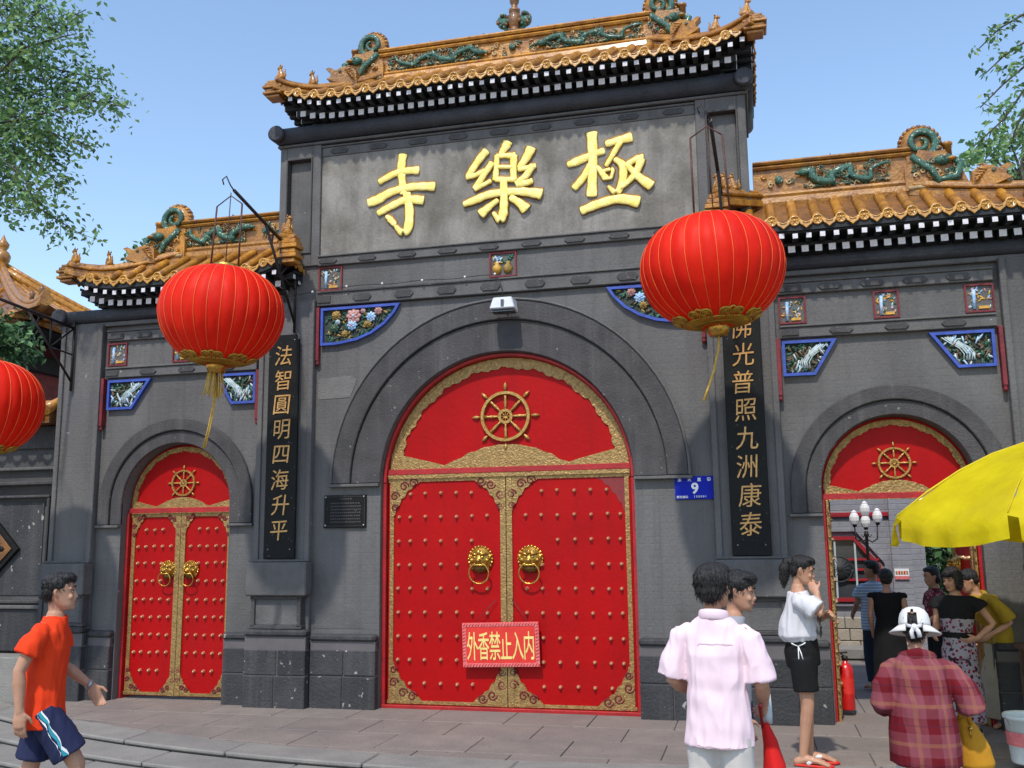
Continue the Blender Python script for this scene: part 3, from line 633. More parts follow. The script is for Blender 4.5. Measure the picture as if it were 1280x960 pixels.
def tympanum(gate, cx, hw, zc, zl, y, wr, wz):
    a0 = math.degrees(math.asin((zl-zc)/hw)) if zl > zc else -math.degrees(math.asin((zc-zl)/hw))
    mb = MB(); poly = arc(cx, zc, hw, 180-a0, a0, 40) if zl >= zc else [(cx+hw, zl), (cx-hw, zl)]+arc(cx, zc, hw, 180, 0, 40)
    mb.prism(poly, y, y+.05); ty = mb.build('tympanum', M['red_paint'], gate)
    # gold band with a ragged inner edge
    b = MB(); n = 90; k = hw/1.27; o, i_ = [], []; st = a0+2 if zl >= zc else 0
    for j in range(n+1):
        a = R(180-st-(180-2*st)*j/n); ro = hw-.045*k
        ri = ro-(.085+.028*abs(math.sin(j*.35))+.010*math.sin(j*2.1))*k
        o.append((cx+ro*math.cos(a), zc+ro*math.sin(a))); i_.append((cx+ri*math.cos(a), zc+ri*math.sin(a)))
    for j in range(n): b.prism([o[j], o[j+1], i_[j+1], i_[j]], y-.012-.003*(j % 2), y+.004)
    xo = math.sqrt(max((hw-.05*k)**2-(zl-zc)**2, .01)); pts = [(cx-xo, zl), (cx+xo, zl), (cx+xo*.985, zl+.16*k), (cx+.84*hw, zl+.14*k), (cx+.55*hw, zl+.05*k), (cx+.50*hw, zl+.03*k)]
    for j in range(15):
        t = -1+2*j/14; pts.append((cx-t*.42*hw, zl+(.06+.15*(1-t*t)+.018*abs(math.sin(j*1.7)))*k))
    pts += [(cx-.50*hw, zl+.03*k), (cx-.55*hw, zl+.05*k), (cx-.84*hw, zl+.14*k), (cx-xo*.985, zl+.16*k)]
    b.prism(pts, y-.018, y+.004); b.build('gold_band', M['gold_trim'], ty)
    rl = MB(); rl.box(cx-hw+.004, cx+hw-.004, y-.045, y+.03, zl-.055, zl); rl.build('lintel', M['red_frame'], ty, bevel=.004)
    gl = MB(); gl.box(cx-hw+.05, cx+hw-.05, y-.052, y-.0, zl-.085*k-.01, zl-.057); gl.build('gold_strip', M['gold_trim'], ty)
    wheel(ty, cx, wz, y, wr); return ty

# ---------------------------------------------------------------- walls of the gate
def arch_wall(name, parent, x0, x1, z0, z1, cx, hw, zc, y0, y1, mat, n=32):
    mb = MB(); A = arc(cx, zc, hw, 180, 0, n)
    mb.prism([(x0, z0), (cx-hw, z0)]+A+[(cx+hw, z0), (x1, z0), (x1, z1), (x0, z1)], y0, y1); return mb.build(name, mat, parent)
def ring(name, parent, cx, zc, r0, r1, y0, y1, zfoot, mat, n=40):
    mb = MB(); A = arc(cx, zc, r1, 180, 0, n); B = arc(cx, zc, r0, 0, 180, n)
    poly = ([(cx-r1, zfoot)] if zfoot < zc-.01 else [])+A+([(cx+r1, zfoot), (cx+r0, zfoot)] if zfoot < zc-.01 else [])+B+([(cx-r0, zfoot)] if zfoot < zc-.01 else [])
    m_ = len(poly)//2
    N = len(A); outer = ([(cx-r1, zfoot)] if zfoot < zc-.01 else [])+A+([(cx+r1, zfoot)] if zfoot < zc-.01 else [])
    inner = ([(cx-r0, zfoot)] if zfoot < zc-.01 else [])+arc(cx, zc, r0, 180, 0, n)+([(cx+r0, zfoot)] if zfoot < zc-.01 else [])
    vs = [(a[0], y, a[1]) for a, b in zip(outer, inner) for y in (y0, y1)]+[(b[0], y, b[1]) for a, b in zip(outer, inner) for y in (y0, y1)]
    k = len(outer); fs = []
    for i in range(k-1):
        o0, o1, p0, p1 = 2*i, 2*i+2, 2*k+2*i, 2*k+2*i+2
        fs += [(o0, o1, p1, p0), (o0+1, p0+1, p1+1, o1+1), (o0, o0+1, o1+1, o1), (p0, p1, p1+1, p0+1)]
    fs += [(0, 2*k, 2*k+1, 1), (2*k-2, 2*k-1, 4*k-1, 4*k-2)]
    mb.add(vs, fs, 0); return mb.build(name, mat, parent, bevel=.008)
def frieze(parent, x0, x1, z0, z1, y, sp, phase=0, th=.05):
    mb = MB(); mb.box(x0, x1, y-th, y+.02, z0, z1); zc = (z0+z1)/2; h = (z1-z0)*.30
    mb.box(x0, x1, y-th-.016, y+.02, z1+.0005, z1+.020)
    fb = mb.build('frieze_band', M['trim_grey'], parent, bevel=.006)
    x = x0+phase
    while x < x1:
        w = .105; xa, xb = max(x-w, x0+.01), min(x+w, x1-.01)
        if xb-xa > .05:
            p = MB(); p.prism([(xa, zc) if xa == x-w else (xa, zc+h), (max(x-w*.72, xa), zc+h), (min(x+w*.72, xb), zc+h), (xb, zc), (min(x+w*.72, xb), zc-h), (max(x-w*.72, xa), zc-h)] if xa == x-w and xb == x+w else [(xa, zc-h), (xa, zc+h), (xb, zc+h), (xb, zc-h)], y-th-.013, y-th+.002)
            p.build('frieze_boss', M['ring_dark'], fb, bevel=.004)
        x += sp
def dado(parent, x0, x1, y, topz=.60, seed=0, cap=True):
    rng = random.Random(seed); zs = [(-.07, .255), (.263, .50)]
    core = MB(); core.box(x0+.006, x1-.006, y+.012, y+.10, -.07, topz); dd = core.build('dado', M['joint_dark'], parent)
    for r_, (a, b) in enumerate(zs):
        L = x1-x0; n = max(1, round(L/.42)); cuts = [x0+L*i/n+(rng.uniform(-.05, .05) if 0 < i < n else 0) for i in range(n+1)]
        for i in range(n): boxobj('stone_block', M['dado_dark'], dd, cuts[i]+.004, cuts[i+1]-.004, y+rng.uniform(-.004, .004), y+.09, a, b, bevel=.008)
    if cap:
        boxobj('cap_course', M['dado_dark'], dd, x0, x1, y+.03, y+.10, .508, topz-.001, bevel=.01); boxobj('cap_moulding', M['dado_dark'], dd, x0, x1, y-.015, y+.10, topz, topz+.065, bevel=.02)
def pilaster(parent, x0, x1, ztop, s, with_corbel=True):
    xm = (x0+x1)/2
    mb = MB(); mb.box(x0, x1, -.055, .0, .66, ztop); mb.box(x0, x0+.055, -.078, -.05, 1.36, ztop-.001); mb.box(x1-.055, x1, -.078, -.05, 1.36, ztop-.002); p = mb.build('pilaster', M['wall_grey'], parent, bevel=.006)
    if with_corbel:
        boxobj('corbel', M['trim_grey'], p, x0-.01, x1+.03, -.20, -.05, 1.02, 1.345, bevel=.012)
        boxobj('corbel_ledge', M['trim_grey'], p, x0-.02, x1+.02, -.12, -.05, 1.348, 1.37, bevel=.005)
        boxobj('corbel_base', M['trim_grey'], p, xm-.24, xm+.24, -.13, -.05, .73, 1.018, bevel=.01)
        mb = MB(); w = .24
        for b in ((xm-w-.03, xm-w+.012, .72, 1.0), (xm+w-.012, xm+w+.03, .72, 1.0), (xm-w-.04, xm+w+.04, .985, 1.017), (xm-w-.04, xm+w+.04, .70, .735)): mb.box(b[0], b[1], -.155, -.052, b[2], b[3])
        mb.build('corbel_frame', M['ring_dark'], p, bevel=.004)
    dado(p, x0-.02, x1+.03, -.17, .63, int(xm*100), True)
    return p

gate = thing('central_gate', 'tall central temple gatehouse in grey masonry with huge red arched doors and gold characters', 'gate', (0, 0, 0))
HW = 1.26
arch_wall('wall', gate, -1.975, 1.975, .60, 3.945, 0, HW, 2.11, 0, 1.0, M['wall_grey'])
for s in (-1, 1):                                     # lower jambs and the storey above
    mb = MB(); mb.box(min(s*HW, s*1.975), max(s*HW, s*1.975), 0, 1.0, -.08, .599); mb.box(min(s*1.976, s*2.6), max(s*1.976, s*2.6), 0, 1.0, -.08, 4.4); mb.build('wall', M['wall_grey'], gate)
    dado(gate, min(s*(HW+.002), s*1.95), max(s*(HW+.002), s*1.95), -.09, .585, 31+s)
mb = MB(); mb.box(-2.43, 2.43, .02, 1.0, 3.946, 4.49)
mb.box(-2.43, 2.43, .05, 1.0, 4.49, 5.74); mb.build('upper_wall', M['wall_grey'], gate)
for s in (-1, 1):                                     # framed side panels of the upper storey
    mb = MB(); xa, xb = s*1.965, s*2.44
    def bx(a, b, y0, y1, c, d): mb.box(min(a, b), max(a, b), y0, y1, c, d)
    bx(xa, s*2.06, -.03, .04, 4.40, 5.735); bx(s*2.36, xb, -.03, .04, 4.0, 5.735); bx(s*2.0601, s*2.3599, -.03, .04, 5.60, 5.735); bx(s*2.0601, s*2.3599, -.03, .04, 4.40, 4.535)
    bx(s*2.08, s*2.34, .035, .048, 4.56, 5.58); bx(s*2.3605, s*2.44, .04, .98, 4.0, 5.735)
    mb.build('side_panel', M['trim_grey'], gate, bevel=.006)
    mb = MB()
    for a, b, c, d in ((2.06, 2.074, 4.536, 5.60), (2.346, 2.36, 4.536, 5.60), (2.074, 2.346, 5.586, 5.60), (2.074, 2.346, 4.536, 4.55)): mb.box(min(s*a, s*b), max(s*a, s*b), -.042, .045, c, d)
    mb.build('panel_moulding', M['ring_dark'], gate, bevel=.003)
mb = MB(); mb.prism([(-1.955, 2.98), (-1.955, 3.20), (-1.60, 3.21), (-1.53, 3.17), (-1.60, 2.99)], -.004, .0); mb.build('plaster_patch', M['patch_grey'], gate)
mb = MB(); mb.prism([(-1.955, .70), (-1.955, 1.2), (-1.85, 1.25), (-1.75, .95), (-1.5, .9), (-1.4, .70)], -.003, .0); mb.build('plaster_patch', M['trim_grey'], gate)
ring('arch_ring', gate, 0, 2.11, 1.575, 1.765, -.05, .02, 2.11, M['ring_dark'])
ring('arch_ring', gate, 0, 2.11, HW, 1.570, -.022, .02, 2.11, M['ring_dark'])
ring('arch_rim', gate, 0, 2.11, 1.766, 1.79, -.062, .02, 2.11, M['trim_grey'])
for s in (-1, 1): boxobj('impost', M['trim_grey'], gate, min(s*(HW+.004), s*1.80), max(s*(HW+.004), s*1.80), -.064, .01, 2.078, 2.106, bevel=.004)
frieze(gate, -1.97, 1.97, 3.955, 4.085, 0, .455, .05)
frieze(gate, -1.97, 1.97, 4.385, 4.475, 0, .435, .12)
mb = MB(); mb.box(-1.97, 1.97, -.012, .03, 4.107, 4.383); mb.build('frieze_field', M['wall_grey'], gate)
square_panel(gate, -1.965, -1.70, 4.115, 4.375, 1, 'mixed'); square_panel(gate, -.115, .165, 4.12, 4.375, 2, 'vase'); square_panel(gate, 1.70, 1.965, 4.115, 4.375, 3, 'mixed')
frieze(gate, -1.962, 1.962, 5.60, 5.70, .02, .44, .2, .03)
bd = MB(); bd.box(-1.962, 1.962, .0, .05, 4.498, 5.598); board = bd.build('name_board', M['board_stone'], gate)
BIG = [[[(-1.043,5.523,0.046),(-1.062,5.373,0.044),(-1.049,5.221,0.039),(-1.035,5.097,0.039)],[(-1.303,5.25,0.031),(-1.139,5.321,0.036),(-1.0,5.339,0.036),(-0.871,5.331,0.044)],[(-1.424,5.032,0.044),(-1.318,5.057,0.052),(-1.179,5.122,0.041),(-0.985,5.157,0.041),(-0.821,5.151,0.041),(-0.698,5.136,0.049)],[(-1.311,4.906,0.034),(-1.164,4.973,0.039),(-0.998,5.025,0.039),(-0.82,4.999,0.049)],[(-0.999,5.093,0.044),(-0.968,4.9,0.046),(-0.983,4.713,0.049),(-1.051,4.679,0.036),(-1.121,4.753,0.018)],[(-1.218,4.865,0.018),(-1.176,4.825,0.034),(-1.126,4.767,0.026)]],[[(0.088,5.53,0.052),(0.061,5.479,0.044),(0.013,5.412,0.026)],[(-0.027,5.395,0.028),(-0.036,5.262,0.028),(-0.047,5.143,0.034)],[(-0.027,5.39,0.026),(0.066,5.385,0.026),(0.157,5.374,0.039)],[(0.15,5.375,0.039),(0.143,5.243,0.034),(0.146,5.122,0.034)],[(-0.014,5.273,0.021),(0.138,5.256,0.021)],[(-0.042,5.142,0.028),(0.154,5.122,0.028)],[(-0.137,5.456,0.041),(-0.213,5.375,0.039),(-0.334,5.208,0.031)],[(-0.347,5.199,0.031),(-0.254,5.21,0.026),(-0.16,5.249,0.026)],[(-0.08,5.32,0.034),(-0.16,5.208,0.031),(-0.26,5.066,0.034)],[(-0.26,5.061,0.028),(-0.175,5.095,0.023),(-0.095,5.129,0.023)],[(0.333,5.435,0.052),(0.288,5.347,0.044),(0.208,5.236,0.031)],[(0.2,5.223,0.028),(0.286,5.227,0.026),(0.371,5.239,0.028)],[(0.346,5.247,0.036),(0.272,5.144,0.034),(0.172,5.075,0.028)],[(0.18,5.069,0.034),(0.258,5.066,0.031),(0.335,5.084,0.031)],[(-0.375,4.909,0.028),(-0.255,4.943,0.041),(-0.096,4.988,0.039),(0.166,4.991,0.039),(0.359,4.955,0.049),(0.428,4.935,0.057)],[(0.042,5.12,0.039),(0.045,4.908,0.041),(0.033,4.764,0.046),(0.001,4.701,0.034),(-0.066,4.787,0.018)],[(-0.023,4.915,0.026),(-0.097,4.864,0.031),(-0.198,4.786,0.052)],[(0.113,4.933,0.031),(0.203,4.866,0.039),(0.272,4.791,0.057)]],[[(0.704,5.218,0.028),(0.799,5.245,0.044),(0.939,5.292,0.034),(1.065,5.325,0.034)],[(0.95,5.528,0.054),(0.954,5.285,0.046),(0.946,5.077,0.044),(0.933,4.871,0.054)],[(0.924,5.189,0.031),(0.858,5.074,0.036),(0.76,4.967,0.034)],[(0.998,5.163,0.018),(1.034,5.107,0.028),(1.077,5.037,0.034)],[(1.092,5.39,0.034),(1.192,5.41,0.036),(1.342,5.434,0.049)],[(1.237,5.405,0.031),(1.164,5.288,0.026),(1.086,5.166,0.021)],[(1.174,5.222,0.023),(1.246,5.149,0.039),(1.242,4.994,0.039),(1.182,4.877,0.031),(1.104,4.944,0.015)],[(1.054,5.105,0.018),(1.067,5.038,0.021)],[(1.059,5.112,0.018),(1.146,5.121,0.018),(1.132,5.032,0.015)],[(1.062,5.029,0.015),(1.132,5.032,0.015)],[(1.278,5.145,0.026),(1.383,5.198,0.031),(1.445,5.199,0.046)],[(1.432,5.193,0.041),(1.366,5.045,0.034),(1.227,4.918,0.018)],[(1.296,5.143,0.023),(1.39,5.025,0.036),(1.52,4.909,0.052)],[(0.83,4.721,0.039),(0.988,4.773,0.044),(1.199,4.808,0.044),(1.394,4.758,0.057)]]]
for ch in BIG:
    under, top = MB(), MB()
    for i, st in enumerate(ch):
        # smooth the traced stroke
        P = [Vector((a, 0, b)) for a, b, c in st]; W = [c for a, b, c in st]; Q, V = [], []
        for j in range(len(P)-1):
            p0, p1, p2, p3 = P[max(j-1, 0)], P[j], P[j+1], P[min(j+2, len(P)-1)]
            for k in range(6):
                t = k/6; Q.append(.5*((2*p1)+(p2-p0)*t+(2*p0-5*p1+4*p2-p3)*t*t+(3*p1-p0-3*p2+p3)*t**3)); V.append((W[j]*(1-t)+W[j+1]*t)*1.02*(1+.06*math.sin(j*3+k*1.7+i)))
        Q.append(P[-1]); V.append(W[-1])
        under.tube([(q.x-.004, .004-.0006*i, q.z+.010) for q in Q], [(v+.014, .016) for v in V], 10, 0, up=(0, 0, 1) if abs(Q[-1].x-Q[0].x) > abs(Q[-1].z-Q[0].z) else (1, 0, 0), round_=True)
        top.tube([(q.x, -.012-.0012*i, q.z) for q in Q], [(v, .012) for v in V], 12, 0, up=(0, 0, 1) if abs(Q[-1].x-Q[0].x) > abs(Q[-1].z-Q[0].z) else (1, 0, 0), round_=True)
    c = top.build('gilt_character', M['gold_leaf'], board); under.build('character_edge_shade', M['gold_edge_shade'], c)  # brown ribbon set up-left paints the shaded upper edge of carved strokes
mb = MB(); mb.box(-2.47, 2.47, -.05, 1.05, 5.737, 5.765)
mb.build('cornice_fillet', M['trim_grey'], gate, bevel=.008)
mb = MB(); mb.tube([(-2.46, -.045, 5.862), (2.50, -.045, 5.862)], .088, 18, 0); mb.box(-2.45, 2.45, -.045, 1.0, 5.775, 5.95)
for s in (-1, 1):
    mb.tube([(s*2.44, -.045, 5.862), (s*2.44, 1.05, 5.862)], .085, 14, 0)
    mb.lathe([(.088, 0), (.088, .06), (.065, .065)], (s*2.44, -.10, 5.862), 18, 0, axis='y')
mb.build('cornice_roll', M['roll_dark'], gate)
rf = roof(gate, -2.34, 2.54, 1.0, dict(cap=6.145, r2=6.04, r1=5.965, rt=5.95, rb=6.60, p0=6.68, p1=6.87, rtp=6.97), (-1.46, 1.53, .38, .62), .187, .110, ('big', 'big'), 5)
rng = random.Random(3)
for xa, xb in ((-1.38, -.30), (1.45, .42)): ridge_dragon(rf, xa, xb, 6.775, .19, .385, rng)
mb = MB()
for k in range(14): spiral(mb, rng.uniform(-.22, .32), rng.uniform(6.71, 6.84), .385, .03, 1.1, .009, rng.choice([0, 1, 2]), rng.uniform(0, 6), 1, 10)
mb.ball((.05, .375, 6.78), (.04, .03, .04), 0, 10, 6); kind(mb.build('ridge_pearl', [M['green_glaze'], M['amber'], M['cream_glaze']], rf), 'stuff')
mb = MB(); o = (.05, .5, 6.99)
mb.lathe([(.10, 0), (.085, .03), (.055, .05), (.06, .07), (.085, .12), (.085, .20), (.06, .225), (.045, .24), (.062, .255), (.065, .285), (.04, .30), (.03, .34), (.05, .37), (.055, .41), (.02, .47), (0, .50)], o, 14, 1)
for s in (-1, 1):
    mb.ball((o[0]+s*.12, o[1], o[2]+.15), (.075, .06, .075), 0, 10, 7)
    for k in range(14):
        a = k*.6; mb.ball((o[0]+s*.12+.06*math.cos(a), o[1]-.04+.02*math.sin(a*3), o[2]+.15+.06*math.sin(a)), .022, 0 if k % 3 else 1, 6, 4)
    mb.tube([(o[0]+s*.05, o[1], o[2]+.03), (o[0]+s*.09, o[1], o[2]+.06), (o[0]+s*.11, o[1], o[2]+.12)], [.03, .025, .04], 7, 0)
mb.build('ridge_vase', [M['green_glaze'], M['amber_dark']], rf)
for s in (-1, 1): pilaster(gate, min(s*1.985, s*2.60), max(s*1.985, s*2.60), 4.02, s)
# doors
rows = [2.0, 1.77, 1.537, 1.306, 1.078, .850, .622, .404, .182]
cols = [.19, .345, .50, .665, .825, .98, 1.10]
door_leaf(gate, -.004, -1.215, 2.165, .11, cols, rows, 1, .37, .44, studs_skip=((0, 2), (0, 7), (1, 7), (2, 8), (6, 1)) and ((0, 2), (6, 8)))
door_leaf(gate, .004, 1.215, 2.165, .11, cols, rows, 1, .37, .44, missing=(True, True), studs_skip=((0, 2), (1, 2)))
for i, x in enumerate((-.26, .235)): knocker([o for o in gate.children if o.name.startswith('door')][i], x, 1.36, .11)
for s in (-1, 1): boxobj('door_post', M['red_frame'], gate, min(s*1.222, s*1.262), max(s*1.222, s*1.262), -.0+.06, .28, -.06, 2.19, bevel=.004)
boxobj('threshold', M['red_frame'], gate, -1.26, 1.26, .05, .30, -.06, -.017, bevel=.004)
tympanum(gate, 0, 1.26, 2.11, 2.245, .13, .34, 2.74)
mb = MB(); A = arc(0, 2.11, 1.262, 180, 0, 40); B = arc(0, 2.11, 1.215, 0, 180, 40); 
ring('arch_frame', gate, 0, 2.11, 1.222, 1.258, .05, .20, 2.11, M['red_frame'])
# painted reliefs in the spandrels with their red corner posts
arcp = [(-1.055, 3.93), (-1.115, 3.83), (-1.22, 3.72), (-1.36, 3.63), (-1.52, 3.57), (-1.68, 3.545)]
fan_panel(gate, [(-1.925, 3.93), (-1.925, 3.535), (-1.75, 3.537)]+arcp[::-1][0:]+[], 'flowers', 11)
fan_panel(gate, [(-p[0], p[1]) for p in [(-1.925, 3.93), (-1.925, 3.535), (-1.75, 3.537)]+arcp[::-1]], 'flowers', 12)
for s in (-1, 1):
    mb = MB(); mb.box(min(s*1.975, s*1.94), max(s*1.975, s*1.94), -.05, 0, 3.38, 3.94); mb.lathe([(.012, 0), (.026, .02), (.020, .05), (.026, .06)], (s*1.957, -.026, 3.325), 8, 0)
    mb.build('corner_post', M['maroon'], gate, bevel=.003)

GL = {-1: 'left side gate of grey masonry with its small red arched doors shut', 1: 'right side gate of grey masonry with its red doors standing open behind the yellow umbrella'}
side = {}
for s in (-1, 1):
    sg = thing('side_gate', GL[s], 'gate', (s*3.56, 0, 0), 0, 'side gates flanking the central gate'); side[s] = sg
    cx = s*3.56; X = lambda a, b: (min(s*a, s*b), max(s*a, s*b))
    x0, x1 = X(2.6, 4.50); arch_wall('wall', sg, x0+.002, x1, .60, 3.99, cx, .640, 1.95, 0, .75, M['wall_grey'])
    for a, b in ((2.602, 3.56-.640), (3.56+.640, 4.50)):
        p, q = X(a, b); mb = MB(); mb.box(p, q, 0, .75, -.08, .599); mb.build('wall', M['wall_grey'], sg); dado(sg, p+.01, q-.01, -.075, .585, int(a*10)+s)
    mb = MB(); p, q = X(4.502, 5.05); mb.box(p, q, 0, .75, -.08, 3.99); mb.build('wall', M['wall_grey'], sg)
    ring('arch_ring', sg, cx, 1.95, .775, .905, -.045, .02, 1.74, M['ring_dark'], 30); ring('arch_ring', sg, cx, 1.95, .640, .771, -.018, .02, 1.74, M['ring_dark'], 30)
    for a in (-1, 1): boxobj('impost', M['trim_grey'], sg, cx+min(a*.642, a*.925), cx+max(a*.642, a*.925), -.058, .01, 1.712, 1.737, bevel=.004)
    p, q = X(2.64, 4.46); frieze(sg, p, q, 3.325, 3.42, 0, .47, .06); frieze(sg, p, q, 3.735, 3.835, 0, .36, .10)
    mb = MB(); mb.box(p, q, -.012, .03, 3.442, 3.733); mb.build('frieze_field', M['wall_grey'], sg)
    square_panel(sg, s*4.34-.12, s*4.34+.12, 3.46, 3.715, 20+s, 'mixed'); square_panel(sg, cx-.10, cx+.12, 3.46, 3.715, 30+s, 'mixed'); square_panel(sg, s*2.76-.12, s*2.76+.12, 3.46, 3.715, 40+s, 'mixed')
    fan_panel(sg, [(s*4.43, 3.30), (s*4.43, 2.975), (s*4.12, 2.975), (s*3.90, 3.30)][::-s], 'right' if s > 0 else 'left', 50+s)
    fan_panel(sg, [(s*2.60+s*.05, 3.30), (s*2.65, 2.975), (s*2.93, 2.975), (s*3.13, 3.30)][::s], 'left' if s > 0 else 'right', 60+s)
    for a in (4.475, 2.615):
        mb = MB(); p, q = X(a-.018, a+.018); mb.box(p, q, -.075, 0, 2.80, 3.32); mb.lathe([(.010, 0), (.022, .02), (.018, .045), (.022, .055)], (s*a, -.05, 2.745), 8, 0); mb.build('corner_post', M['maroon'], sg, bevel=.003)
    p, q = X(4.505, 5.03); pilaster(sg, p, q, 3.93, s)
    p, q = X(2.50, 5.10); mb = MB(); mb.box(p, q, -.05, .80, 3.905, 3.955); mb.build('cornice_fillet', M['trim_grey'], sg, bevel=.008)
    mb = MB(); mb.tube([(p, -.04, 4.03), (q, -.04, 4.03)], .072, 16, 0); mb.box(p+.02, q-.02, -.04, .78, 3.958, 4.10)
    mb.lathe([(.09, 0), (.09, .06), (.065, .065)], (s*5.04, -.08, 4.03), 16, 0, axis='y'); mb.tube([(s*5.03, -.04, 4.03), (s*5.03, .8, 4.03)], .07, 12, 0); mb.build('cornice_roll', M['roll_dark'], sg)
    OE = 4.74 if s < 0 else 5.62
    e0, e1 = X(2.16, OE); r0, r1 = X(2.50, 3.74 if s < 0 else 3.90)
    rr = roof(sg, e0, e1, .75, dict(cap=4.335, r2=4.19, r1=4.11, rt=4.09, rb=4.70, p0=4.80, p1=5.04, rtp=5.13), (r0, r1, .20, .50), .2, .117, ('short', 'wing') if s > 0 else ('wing', 'short'), 60+s)
    ridge_dragon(rr, s*3.72, s*2.95, 4.92, .24, .205, random.Random(8+s))
    mb = MB()
    for k in range(8): spiral(mb, s*(2.58+random.random()*.26), random.uniform(4.85, 4.99), .205, .03, 1.1, .009, random.choice([0, 1, 2]), random.uniform(0, 6), 1, 10)
    mb.ball((s*2.72, .20, 4.92), (.04, .03, .04), 0, 10, 6); kind(mb.build('ridge_pearl', [M['green_glaze'], M['amber'], M['cream_glaze']], rr), 'stuff')
    srow = [1.685, 1.51, 1.335, 1.15, .96, .78, .60, .42, .24]; scol = [.115, .215, .315, .415, .505]
    if s < 0:
        for d in (-1, 1):
            lf = door_leaf(sg, cx+d*.003, cx+d*.61, 1.865, .14, scol, srow, 1, .20, .34, studs_skip=((0, 2), (0, 3), (0, 8), (4, 8))); knocker(lf, cx+d*.135, 1.27, .14, .72)
    else:                                              # leaves swung inward, still whole doors
        for d in (-1, 1):
            lf = door_leaf(sg, cx+d*.003, cx+d*.61, 1.865, .14, scol, srow, 1, .20, .34, studs_skip=((0, 2), (0, 3)))
            if d > 0: knocker(lf, cx+d*.135, 1.27, .14, .72)
            hx = cx+d*.605; T = Matrix.Translation((hx, .16, 0)) @ Matrix.Rotation(R(86)*(-d), 4, 'Z') @ Matrix.Translation((-hx, -.16, 0))
            lf.matrix_parent_inverse = lf.matrix_parent_inverse @ T
    for d in (-1, 1): boxobj('door_post', M['red_frame'], sg, min(cx+d*.612, cx+d*.642), max(cx+d*.612, cx+d*.642), .09, .36, -.06, 1.86, bevel=.004)
    if s > 0:
        for d in (-1, 1):
            mb = MB(); mb.box(min(cx+d*.584, cx+d*.604), max(cx+d*.584, cx+d*.604), .10, .16, -.05, 1.86)
            for k in range(16): mb.ball((cx+d*.590, .092, .1+k*.11), (.010, .012, .016), 0, 7, 5)
            mb.build('gold_edging', M['gold_trim'], sg)
    tympanum(sg, cx, .636, 1.95, 1.915, .15, .19, 2.175)

# ---------------------------------------------------------------- flanking walls beyond the side gates
for s in (-1, 1):
    fw = thing('flank_wall', ('low grey flank wall with black diamond sign panel, at the far left of the gates', 'low grey flank wall running off to the right of the right side gate')[s > 0], 'wall', (s*7, .1, 0))
    X = lambda a, b: (min(s*a, s*b), max(s*a, s*b))
    def fb(name, mat, a, b, y0, y1, z0, z1, bv=.008): p, q = X(a, b); return boxobj(name, M[mat], fw, p, q, y0, y1, z0, z1, bevel=bv)
    fb('wall', 'flank_grey_shaded', 5.051, 9.0, .12, .5, -.08, 2.86)
    fb('pier', 'wall_grey', 5.052, 5.10, .04, .119, -.06, 2.86)
    fb('ledge', 'trim_grey', 5.101, 9, .06, .119, 2.36, 2.395); fb('upper_band', 'ring_dark', 5.101, 9, .085, .119, 2.60, 2.85)
    fb('moulding', 'ring_dark', 5.101, 9, .02, .119, 2.195, 2.235); fb('moulding', 'ring_dark', 5.16, 8.9, .05, .119, 2.055, 2.085); fb('moulding', 'ring_dark', 5.16, 5.19, .052, .119, .98, 2.05)
    fb('recess', 'dado_dark', 5.26, 8.8, .108, .119, 1.0, 2.02, .003); fb('moulding', 'ring_dark', 5.101, 9, .04, .119, .915, .95); fb('base', 'dado_dark', 5.101, 9, .0, .119, .42, .86); fb('moulding', 'trim_grey', 5.101, 9, -.03, .119, .862, .90)
    fb('plinth', 'step', 5.102, 9, -.30, .119, -.08, .395)
    p, q = X(5.10, 9); rm = MB(); 
    rm.prism([(p, 2.86), (q, 2.86), (q, 3.0), (p, 3.0)], -.1, .7); cp = rm.build('coping', M['amber_dark'], fw)
    for i in range(18):
        x = s*(5.2+i*.2); mb = MB(); mb.tube([(x, -.16, 2.93), (x, .05, 3.02), (x, .3, 3.12)], [.045, .045, .045], 9, 0); mb.build('barrel_tile', M['amber'], cp); inst('tile_cap', CAP, cp, (x, -.168, 2.93)); inst('drip_tile', DRIP, cp, (x+.1*s, -.172, 2.90))
    mb = MB(); mb.tube([(s*5.1, .3, 3.14), (s*5.35, .3, 3.10), (s*9, .3, 3.12)], .075, 10, 0); mb.tube([(s*5.12, -.14, 3.0), (s*5.13, .1, 3.12), (s*5.13, .3, 3.2)], .06, 9, 0); mb.build('coping_ridge', M['amber'], cp)
sgn = thing('diamond_sign', 'diamond shaped yellow notice with black border on the flank wall at the left edge', 'sign', (-5.74, .08, 1.5))
mb = MB(); c = (-6.0, 1.5)
def dia(r, y0, y1, nm, mt): 
    mb = MB(); mb.prism([(c[0]+r, c[1]), (c[0], c[1]+r), (c[0]-r, c[1]), (c[0], c[1]-r)], y0, y1); return mb.build(nm, M[mt], sgn, bevel=.003)
dia(.47, .06, .107, 'border', 'black_board'); dia(.395, .045, .0595, 'face', 'amber_dark')
mb = MB(); mb.ball((-5.74, .042, 1.50), (.05, .006, .03), 0, 8, 4); mb.ball((-6.05, .042, 1.50), (.16, .006, .07), 0, 8, 4); mb.build('emblem', M['black_board'], sgn)
